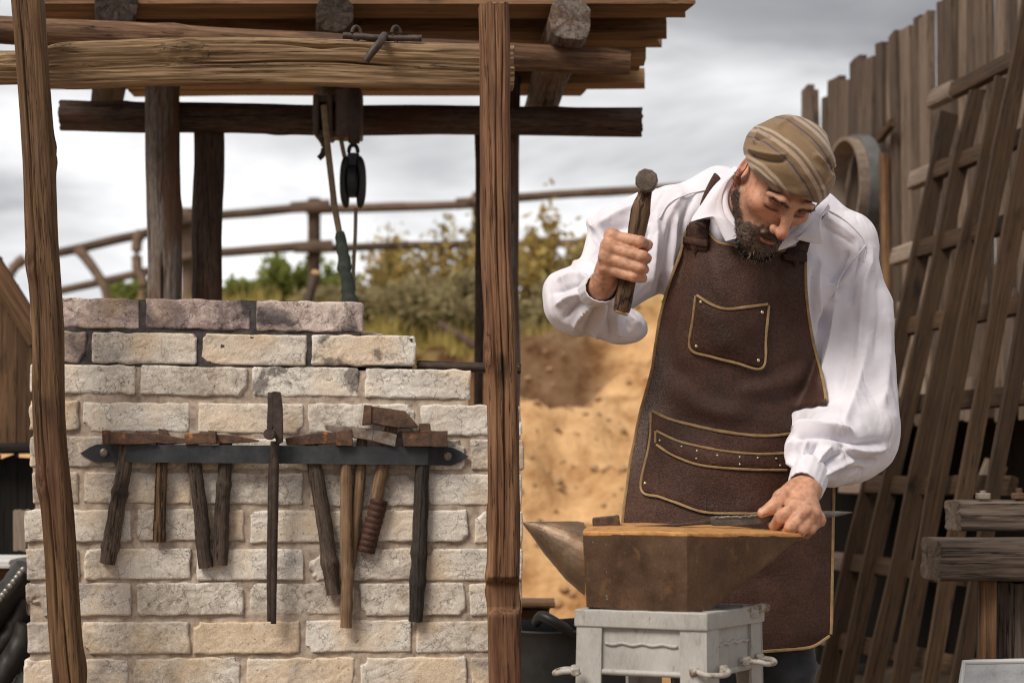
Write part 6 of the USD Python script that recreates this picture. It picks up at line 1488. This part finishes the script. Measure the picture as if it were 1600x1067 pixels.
# ---------------------------------------------------------------- anvil
anv = thing('anvil', 'rusty double horned anvil standing on the white stand', 'anvil', P(1050, 955, 3.03))
zt_ = lambda py, Y: P(0, py, Y)[2]
L_, C_, R_ = P(912, 831, 2.985), P(1073, 834, 2.915), P(1255, 833.5, 3.03)
BR, BL = P(1120, 821, 3.13), P(918, 819, 3.11)
bot = [P(918, 947, 2.99), P(1073, 959, 2.925), P(1104, 956, 2.945), P(1104, 950, 3.07), P(925, 943, 3.09)]
top = [L_, C_, R_, BR, BL]
down_ = np.array([0, 0, -.0035])
mb = hull([p + down_ for p in top] + bot, .0016, 8)
put(anv, 'body', worn(mb, .008, .0011, 55, 3, 4), ANVIL, 25)
mt = hull([p + down_ * .1 for p in top] + [p + down_ * 1.3 for p in top], .0018, 8)
mv, mf = worn(mt, .008, .0009, 60, 4, 4)
mv[:, 2] += .0022 * np.exp(-((mv[:, 0] - P(1010, 0, 3.05)[0]) / .06) ** 2)
put(anv, 'face', (mv, mf), ANVILTOP, 25)
circ = lambda px, py, Y, r, sq=1.0: [P(px, py, Y) + [0, r * sq * math.cos(t), r * math.sin(t)] for t in np.linspace(0, 6.283, 28, endpoint=False)]
mh = Manifold.batch_hull([Manifold.hull_points(np.array(circ(914, 876, 3.045, S(53, 3.045)) + circ(884, 861, 3.05, S(43, 3.05)))), Manifold.hull_points(np.array(circ(884, 861, 3.05, S(43, 3.05)) + circ(850, 838, 3.055, S(24, 3.05)) + circ(818, 815.5, 3.06, S(2.2, 3.06))))])
mh = Manifold.hull_points(np.array(circ(913, 873, 3.062, S(57, 3.06)) + circ(884, 858, 3.062, S(47.5, 3.06)) + circ(850, 836.5, 3.062, S(28, 3.06)) + circ(817, 815.5, 3.06, S(2.4, 3.06)))).trim_by_plane((0.02, 0, -1), -float(zt_(816.5, 3.05)))
put(anv, 'horn', worn(mh, .008, .0010, 60, 9, 4), HORN, 40)
m = worn(rbox(S(42, 3.06), .02, S(17, 3.06), .003), .004, .0022, 70, 5)
rm = Rot.from_euler('y', -6, degrees=True).as_matrix()
put(None, 'iron_scrap', (m[0] @ rm.T + P(947, 815, 3.07), m[1]), RUST, 35, label='small rusty iron block lying on the anvil where horn and face meet', category='iron block')

# ---------------------------------------------------------------- the stand of white painted steel
std = thing('anvil_stand', 'white painted steel stand carrying the anvil, with ring handles', 'stand', P(1040, 1067, 3.02) * [1, 1, 0])
zT, zP = zt_(957, 2.93), zt_(1054, 2.93)
def corner(px, Y): return np.array([P(px, 0, Y)[0], Y])
c0, c1, c2 = corner(902, 2.995), corner(1103, 2.905), corner(1190, 3.09); c3 = c0 + (c2 - c1)
cen = (c0 + c1 + c2 + c3) / 4
quad = [c0, c1, c2, c3]
def flare(c, z): return np.array([*(cen + (c - cen) * (1 + .045 * (zT - z) / .35)), z])
lip = hull([(*(cen + (c - cen) * 1.012), z) for c in quad for z in (zT - .026, zT - .001)], .003, 8)
hole = hull([(*(cen + (c - cen) * .86), z) for c in quad for z in (zT - .1, zT + .05)])
put(std, 'top_rim', worn(lip - hole, .012, .0009, 40, 1), PAINT, 35)
shelf = hull([(*(cen + (c - cen) * .90), z) for c in quad for z in (zT - .020, zT - .006)])
put(std, 'top_plate', worn(shelf, .03, .0008, 40, 2), PAINT, 30)
for k in range(4):
    a, b = quad[k], quad[(k + 1) % 4]; d = unit(b - a); nrm = np.array([d[1], -d[0]])
    for q, s in ((a, 1), (b, -1)):                                     # corner angle irons, two flanges to a corner
        pts = []
        for z in (0.0, zT - .022):
            fq = flare(q, z)[:2]
            for e in (0, .046):
                for o in (0, -.006): pts.append((*(fq + d * s * e + nrm * (o + .001 * (s > 0))), z))
        put(std, 'leg_flange', worn(hull(pts), .02, .0006, 40, 10 + k), PAINT, 30)
    pts = [(*(flare(a, z)[:2] * (1 - t) + flare(b, z)[:2] * t - nrm * o), z) for z in (zP, zT - .024) for t in (.02, .98) for o in (.006, .010)]
    put(std, 'panel', worn(hull(pts), .012, .0012, 25, 20 + k), PAINT, 30)
    zr = zt_(1009, 2.93)
    line = [np.array([*(flare(a, zr)[:2] * (1 - t) + flare(b, zr)[:2] * t - nrm * .005), zr + .0015 * math.sin(t * 40)]) for t in np.linspace(.22, .78, 30)]
    put(std, 'weld_seam', tube(line, .0032, 8, rough=.001, seed=k), PAINT, True)
    line = [np.array([*(flare(a, zP)[:2] * (1 - t) + flare(b, zP)[:2] * t - nrm * .006), zP]) for t in np.linspace(.1, .9, 20)]
    put(std, 'lower_edge', tube(line, .0055, 8, rough=.0008, seed=k), PAINT, True)
def handle(p, out, w=.055, drop=.004, r=.0048):
    out = unit(out); sidev = np.cross(out, [0, 0, 1.0])
    loop = spline(np.array([p - sidev * w / 2 - out * .01, p - sidev * w / 2 + out * .020, p - sidev * w * .28 + out * .034 - [0, 0, drop], p + sidev * w * .28 + out * .034 - [0, 0, drop], p + sidev * w / 2 + out * .020, p + sidev * w / 2 - out * .01]), 30)
    put(std, 'ring_handle', cat(tube(loop, r, 10, rough=.0006), worn(rbox(.016, .016, .016, .004).translate(list(map(float, p - sidev * w / 2))), .004, .0015, 90, 1), worn(rbox(.016, .016, .016, .004).translate(list(map(float, p + sidev * w / 2))), .004, .0015, 90, 2)), PAINT_OLD, 40)
PAINT_OLD = speckle('chipped_paint_on_iron', [(0.28, (0.10, 0.085, 0.07)), (0.46, (0.30, 0.275, 0.24)), (0.7, (0.46, 0.44, 0.40))], scale=60, fine=250, bump=0.4, rough=(0.5, 0.8), spots=[((0.15, 0.075, 0.03), 40.0, 0.54, 0.64)])
d01, d12 = unit(np.append(c1 - c0, 0)), unit(np.append(c2 - c1, 0)); nf, nr_ = np.cross(d01, [0, 0, 1.0]), np.cross(d12, [0, 0, 1.0])
handle(P(1104, 1047, 2.925) + nr_ * .004, nr_ * .5 + nf * .5)
handle(P(1172, 1030, 3.045) + nr_ * .006, nr_)
handle(P(899, 1047, 2.985), -d01 * .8 + nf * .3, w=.035)
pin = tube([P(1158, 953, 3.03), P(1180, 950, 3.055), P(1198, 948, 3.075)], S(7, 3.05), 14, rough=.001)
put(std, 'lug', cat(pin, worn(rbox(S(46, 3.05), .03, S(15, 3.05), .005).translate(list(map(float, P(1162, 957, 3.055)))), .006, .001, 60, 6)), PAINT_OLD, 40)

# ---------------------------------------------------------------- hammer in the raised fist
hm = thing('raised_hammer', 'wooden handled hammer held up in the fist, round face to the viewer', 'hammer', P(972, 487, 3.14))
axis = [P(971, 487, 3.150), P(980, 440, 3.139), P(990, 390, 3.134), P(999, 340, 3.134), (P(1007, 305, 3.138)), P(1011, 282, 3.141)]
c = spline(np.array(axis), 60); s = np.linspace(0, 1, 60)
r = S(1, 3.14) * np.interp(s, [0, .03, .3, .55, .75, .86, 1], [12.5, 13.8, 13.5, 13.5, 15.5, 11.5, 9.5])
hv, hf = tube(c, r, 28, flat=.86, up=(0, 1, 0), rough=.0016, seed=3)
M, _ = along(c[0], c[-1]); vi = np.linalg.inv(M)
put(hm, 'handle', (hv @ vi[:3, :3].T + vi[:3, 3], hf), W_HAMMER := wood('worn_hammer_handle_wood', [(0.2, (0.035, 0.019, 0.011)), (0.42, (0.095, 0.052, 0.028)), (0.6, (0.165, 0.098, 0.055)), (0.8, (0.27, 0.17, 0.10))], fine=80, crack=0.03, tone=0.0, bump=0.6), 50, M=M)
put(hm, 'handle_end', tube([P(970.5, 488.5, 3.150), P(970, 490, 3.150)], [S(12, 3.14), S(11, 3.14)], 24), W_CUT, 30)
hp_ = [(-.056, .0180), (-.052, .0205), (-.036, .0212), (-.030, .0175), (-.018, .0190), (.018, .0190), (.030, .0150), (.060, .0110), (.066, .0080)]
hax = unit(np.array([.10, 1, .10])); hc_ = P(1011, 285, 3.141)
hv, hf = tube([hc_ + hax * a for a, _ in hp_], [b for _, b in hp_], 11, rough=.0022, seed=4)
put(hm, 'head', (hv, hf), speckle('hammer_steel', [(0.28, (0.055, 0.038, 0.028)), (0.48, (0.13, 0.10, 0.078)), (0.7, (0.25, 0.20, 0.16))], scale=50, fine=250, bump=0.5, rough=(0.4, 0.65), metallic=0.45), 35)

# ---------------------------------------------------------------- blade being forged
kb = thing('knife_blade', 'dark unfinished knife blade lying on the anvil, held by the left hand', 'blade', P(1150, 812, 3.07))
def blade(pts_top, pts_bot, Y0, Y1, thick):
    a, b = spline(np.array(pts_top, float), 60), spline(np.array(pts_bot, float), 60)
    g = []
    for i in range(60):
        Y = Y0 + (Y1 - Y0) * i / 59
        g.append([P(*(a[i] * (1 - t) + b[i] * t), Y - .0015 * math.sin(math.pi * t)) for t in (0, .15, .5, .85, 1)])
    return sheet(np.array(g), thick, (0, 1, 0))
tt = [(1110, 809), (1116, 806), (1160, 805), (1215, 801), (1260, 799), (1300, 798), (1331, 799.5)]
bb = [(1110, 819), (1118, 821.5), (1160, 820), (1215, 815), (1260, 811), (1300, 807.5), (1332, 801.5)]
put(kb, 'blade', blade(tt, bb, 3.055, 3.085, .005), BLADE, 30)
put(kb, 'tang', blade([(992, 822), (1040, 819), (1085, 815), (1112, 810)], [(993, 826.5), (1040, 824), (1085, 820.5), (1112, 818.5)], 3.03, 3.056, .007), BROWNIRON, 30)
rng = np.random.default_rng(2); fl = []
for x in np.linspace(1120, 1184, 15):
    y = np.interp(x, [1116, 1160, 1215], [807.5, 806, 802.5]) + rng.uniform(-.3, 2.0)
    s_ = trimesh.creation.icosphere(1, S(rng.uniform(1.6, 2.8), 3.05)); s_.apply_scale([1.5, .6, .7]); s_.apply_translation(P(x, y, np.interp(x, [1110, 1331], [3.052, 3.082]))); fl.append(s_)
put(kb, 'hammered_edge', cat(*fl), STEEL, 30)

# ---------------------------------------------------------------- tool rack on the wall
rk = thing('tool_rack', 'dark flat iron bar with pointed ends riveted to the brick wall', 'tool rack', wall_px(430, 711, .03))
RT = [(125, 707, .004), (150, 694, .004)]
def bar():
    x = [126, 140, 152, 176, 184, 194, 260, 340, 430, 520, 600, 668, 676, 684, 706, 720, 732]
    o = [.004, .004, .004, .005, .012, .030, .036, .038, .038, .038, .037, .032, .014, .006, .005, .005, .005]
    h = [0, 9, 14, 14, 14, 14, 14, 14, 14, 14, 14, 14, 14, 14, 14, 8, 0]
    y = [708, 708, 708, 708, 708, 708.2, 708.8, 709.5, 710.2, 711, 711.8, 712.4, 712.5, 712.6, 713, 713, 713]
    xs = np.concatenate([np.linspace(126, 720, 150), np.linspace(722, 732, 6)])
    g = []
    for px in xs:
        hh = max(np.interp(px, x, h), .2) + .5 * (noise(np.array([[px / 30, 1, 1]]), 2)[0] - .5)
        g.append([wall_px(px, np.interp(px, x, y) + k * hh, np.interp(px, x, o) + .001) for k in (-1, -.9, 0, .9, 1)])
    return sheet(np.array(g), .006, -WN)
put(rk, 'bar', bar(), IRON, 30)
for px, py in ((163, 707), (699, 713)):
    m = worn(Manifold.sphere(S(7, 3.88), 16).scale((1, .55, 1)), .003, .0015, 120, px)
    put(rk, 'rivet', (m[0] + wall_px(px, py, .008), m[1]), STEEL, 30)

TOOLS = 'hammers hanging in the wall rack'
def hung(label, spine, widths, mat, head, headmat=RUST, seed=0, out0=.020, out1=.012, knots=0, name='hammer', flat=.85):
    """A tool hanging behind the bar: its handle follows spine (photo pixels), its head rests on the bar."""
    t = thing(name, label, 'hammer', wall_px(*spine[0], out0), TOOLS)
    c2 = spline(np.array(spine, float), 40); o = np.linspace(out0, out1, 40)
    c = np.array([wall_px(x, y, k) for (x, y), k in zip(c2, o)])
    w = np.interp(np.linspace(0, 1, 40), np.linspace(0, 1, len(widths)), widths) / 2
    rg = np.random.default_rng(seed + 50)
    r = S(1, 3.87) * w
    for _ in range(knots):
        k = rg.uniform(.2, .9); r = r * (1 + .16 * np.exp(-((np.linspace(0, 1, 40) - k) / .03) ** 2))
    M, L = along(c[0], c[-1]); vi = np.linalg.inv(M)
    hv, hf = tube(c, r, 18, flat=flat, up=WN, rough=.0022, seed=seed)
    put(t, 'handle', (hv @ vi[:3, :3].T + vi[:3, 3], hf), mat, 45, M=M)
    for k, h in enumerate(head): put(t, 'head', h, headmat, 30)
    return t
def prism(poly, o0, o1, seed, edge=.006, amp=.0012, r=.0015):
    """A forged lump: an outline in photo pixels from o0 to o1 out of the wall."""
    return worn(Manifold.batch_hull([Manifold.sphere(r, 8).translate(list(map(float, wall_px(x, y, o)))) for x, y in poly for o in (o0, o1)]), edge, amp, 70, seed, 3)

hung('bark covered crooked stick handled hammer, first from the left in the rack', [(199, 690), (196, 730), (186, 785), (178, 830), (169, 880)], [20, 23, 25, 27, 24], W_STICK,
     [prism([(167, 676), (214, 678), (247, 692), (205, 694), (167, 693)], .018, .044, 1), prism([(166, 674), (174, 674), (174, 694), (166, 694)], .015, .048, 11)], seed=1, knots=2)
hung('short straight brown handled hammer, second from the left in the rack', [(254, 690), (254, 730), (251, 800), (250, 846)], [17, 18, 19, 21], W_HAMMER,
     [prism([(216, 674), (262, 681), (306, 690), (262, 693), (232, 690)], .012, .036, 2), prism([(250, 671), (262, 673), (266, 682), (252, 682)], .012, .026, 12)], seed=2)
hung('dark bark stick handled hammer bending right, third from the left in the rack', [(303, 690), (307, 740), (316, 810), (318, 850), (323, 886)], [17, 21, 23, 22, 23], W_STICK,
     [prism([(292, 679), (330, 677), (334, 692), (294, 694)], .016, .042, 3), prism([(329, 674), (339, 675), (340, 692), (330, 693)], .012, .046, 13)], seed=3, knots=2)
hung('charred stick handled hammer with pale scars, fourth from the left in the rack', [(354, 690), (352, 740), (348, 800), (345, 882)], [20, 22, 24, 24], W_STICK,
     [prism([(342, 680), (372, 682), (405, 689), (372, 692), (344, 692)], .018, .034, 4)], seed=4, knots=1)
hung('dark bark handled hammer leaning right, beside the long tongs', [(486, 690), (494, 740), (508, 820), (514, 870), (521, 928)], [20, 24, 25, 24, 22], W_STICK,
     [prism([(448, 686), (490, 678), (530, 676), (531, 692), (450, 695)], .012, .036, 5)], seed=5, knots=2)
hung('long pale stick handled hammer with small knots hanging straight down', [(541, 690), (541, 740), (541, 830), (543, 900), (541, 979)], [16, 18, 20, 19, 18], W_HANDLE,
     [prism([(527, 676), (549, 672), (551, 696), (527, 696)], .020, .050, 6)], seed=6, knots=3, out0=.028, out1=.022)
hung('thin brown handled cross peen hammer hanging behind the pale stick handle', [(566, 680), (564, 730), (556, 810), (548, 890)], [16, 18, 18, 14], W_HANDLE,
     [prism([(509, 665), (560, 669), (556, 684), (540, 676), (510, 671)], .022, .036, 7), prism([(549, 667), (584, 673), (580, 688), (549, 682)], .016, .046, 17), prism([(583, 672), (619, 680), (616, 697), (580, 688)], .018, .044, 27)], STEEL, seed=7, out0=.018, out1=.008)
wr = hung('leather wrapped hammer handle with the big rusty head on top', [(611, 668), (598, 730), (586, 790), (571, 862)], [20, 21, 20, 22], W_HANDLE,
     [prism([(580, 637), (632, 644), (652, 668), (618, 668), (579, 661)], .018, .056, 8), prism([(570, 635), (580, 636), (579, 663), (567, 664)], .014, .060, 18)], seed=8)
wl = spline(np.array([wall_px(x, y, o) for x, y, o in ((593, 780, .0155), (582, 822, .0135), (572, 862, .012))]), 70)
put(wr, 'leather_wrapping', tube(wl, S(1, 3.87) * (13.2 + 1.3 * np.abs(np.sin(np.linspace(0, 28, 70)))), 18, flat=.9, up=WN, rough=.0012, seed=3), LEATHER2, 30)
hung('charcoal dark long handled hammer with square head at the right end of the rack', [(661, 690), (659, 740), (656, 830), (653, 900), (649, 970)], [21, 23, 24, 25, 22], W_TARSTICK := wood('charred_stick', [(0.2, (0.010, 0.008, 0.007)), (0.5, (0.028, 0.022, 0.019)), (0.8, (0.075, 0.058, 0.048))], fine=110, stretch=.3, bump=.8, tone=.1),
     [prism([(629, 676), (672, 674), (675, 697), (631, 697)], .014, .046, 9), prism([(674, 675), (697, 675), (697, 698), (676, 698)], .010, .050, 19), prism([(655, 663), (671, 663), (671, 674), (655, 674)], .020, .034, 29)], seed=9, knots=2)

tg = thing('tongs', 'long black iron blacksmith tongs hanging over the rack bar', 'tongs', wall_px(430, 800, .05))
for k, (sx, lift) in enumerate(((-4, .000), (4, .006))):
    c = np.array([wall_px(x, y, o + lift) for x, y, o in [(432 + sx * .2, 690, .055), (430 + sx * .6, 730, .052), (428 + sx * .8, 820, .046), (426.5 + sx * .8, 900, .038), (426 + sx * .7, 970 + sx * .4, .030)]])
    put(tg, 'rein', tube(spline(c, 40), S(np.linspace(6.4, 4.6, 40), 3.83), 10, rough=.0007, seed=k), BROWNIRON, True)
put(tg, 'jaw', prism([(422, 616), (428, 616), (430, 660), (426, 680), (421, 672)], .045, .068, 31), BROWNIRON, 30)
put(tg, 'jaw', prism([(430, 615), (440, 616), (443, 640), (443, 690), (436, 694), (431, 672)], .044, .072, 32), BROWNIRON, 30)
m = worn(Manifold.cylinder(.03, S(8.5, 3.83), S(8.5, 3.83), 20).rotate((90, 0, 0)), .004, .0006, 90, 3)
put(tg, 'pivot_rivet', (m[0] + wall_px(426, 680, .078), m[1]), BROWNIRON, 35)

# ---------------------------------------------------------------- behind the anvil: tub and planks
tub = thing('black_tub', 'black rubber tub with a handle on the ground behind the stand', 'tub', P(865, 1067, 4.0) * [1, 1, 0])
TY = 4.0; cx = P(880, 1000, TY)
t = np.linspace(0, 2 * np.pi, 60, endpoint=False)
def tubring(r, z, wob=0): return np.stack([cx[0] + (r + wob * np.sin(2 * t + .5)) * np.cos(t), TY + .08 + r * .85 * np.sin(t), np.full(60, z) + wob * 1.2 * np.cos(t * 2) + .012 * np.cos(t) * (z > .3)], -1)
zrim = P(0, 975, TY)[2]
rings = [tubring(.11, .01), tubring(.14, .02), tubring(.185, zrim - .05, .006), tubring(.195, zrim - .01, .010), tubring(.203, zrim, .010), tubring(.197, zrim + .004, .010), tubring(.188, zrim - .02, .009), tubring(.135, .03), tubring(.05, .028)]
v = np.stack(rings); f = grid_faces(len(rings), 60, True); m = trimesh.Trimesh(v.reshape(-1, 3), f, process=False)
n0 = m.face_normals[np.argmax(np.linalg.norm(m.triangles_center[:, :2] - [cx[0], TY + .08], axis=1))]; k0 = m.triangles_center[np.argmax(np.linalg.norm(m.triangles_center[:, :2] - [cx[0], TY + .08], axis=1))]
put(tub, 'body', (v.reshape(-1, 3), f if n0[:2] @ (k0[:2] - [cx[0], TY + .08]) > 0 else f[:, ::-1]), BLACKPLASTIC, 50)
put(tub, 'handle', tube(spline(np.array([P(838, 972, TY - .06), P(846, 962, TY - .10), P(868, 972, TY - .12), P(886, 984, TY - .10), P(890, 996, TY - .06)]), 24), .012, 10), BLACKPLASTIC, True)
for i, (x0, x1, py, h, Y) in enumerate([(815, 868, 943, 10, 4.7), (818, 860, 958, 20, 4.75)]):
    beam(None, 'plank_stub' if i == 0 else 'timber_block', P(x0 - 60, py, Y), P(x1, py, Y), S(h, Y), .16 if i == 0 else .1, W_SHED if i else W_BOARD, 820 + i, side=(0, 0, 1), nc=30, step=.02, power=9, label=['reddish plank end lying flat on a block behind the right post', 'dark timber block under the reddish plank end'][i], category=['plank', 'timber'][i])
a = P(838, 965, 4.75)
put(None, 'timber_block', rbox(.2, .14, float(a[2]) - .01, .006).translate([float(a[0]) - .05, 4.78, float(a[2]) / 2]), W_SHED, 30, label='upright block on the ground carrying the planks behind the right post', category='timber')
for i, (px, py, w) in enumerate([(932, 808, 12), (960, 806, 26)]):
    pass
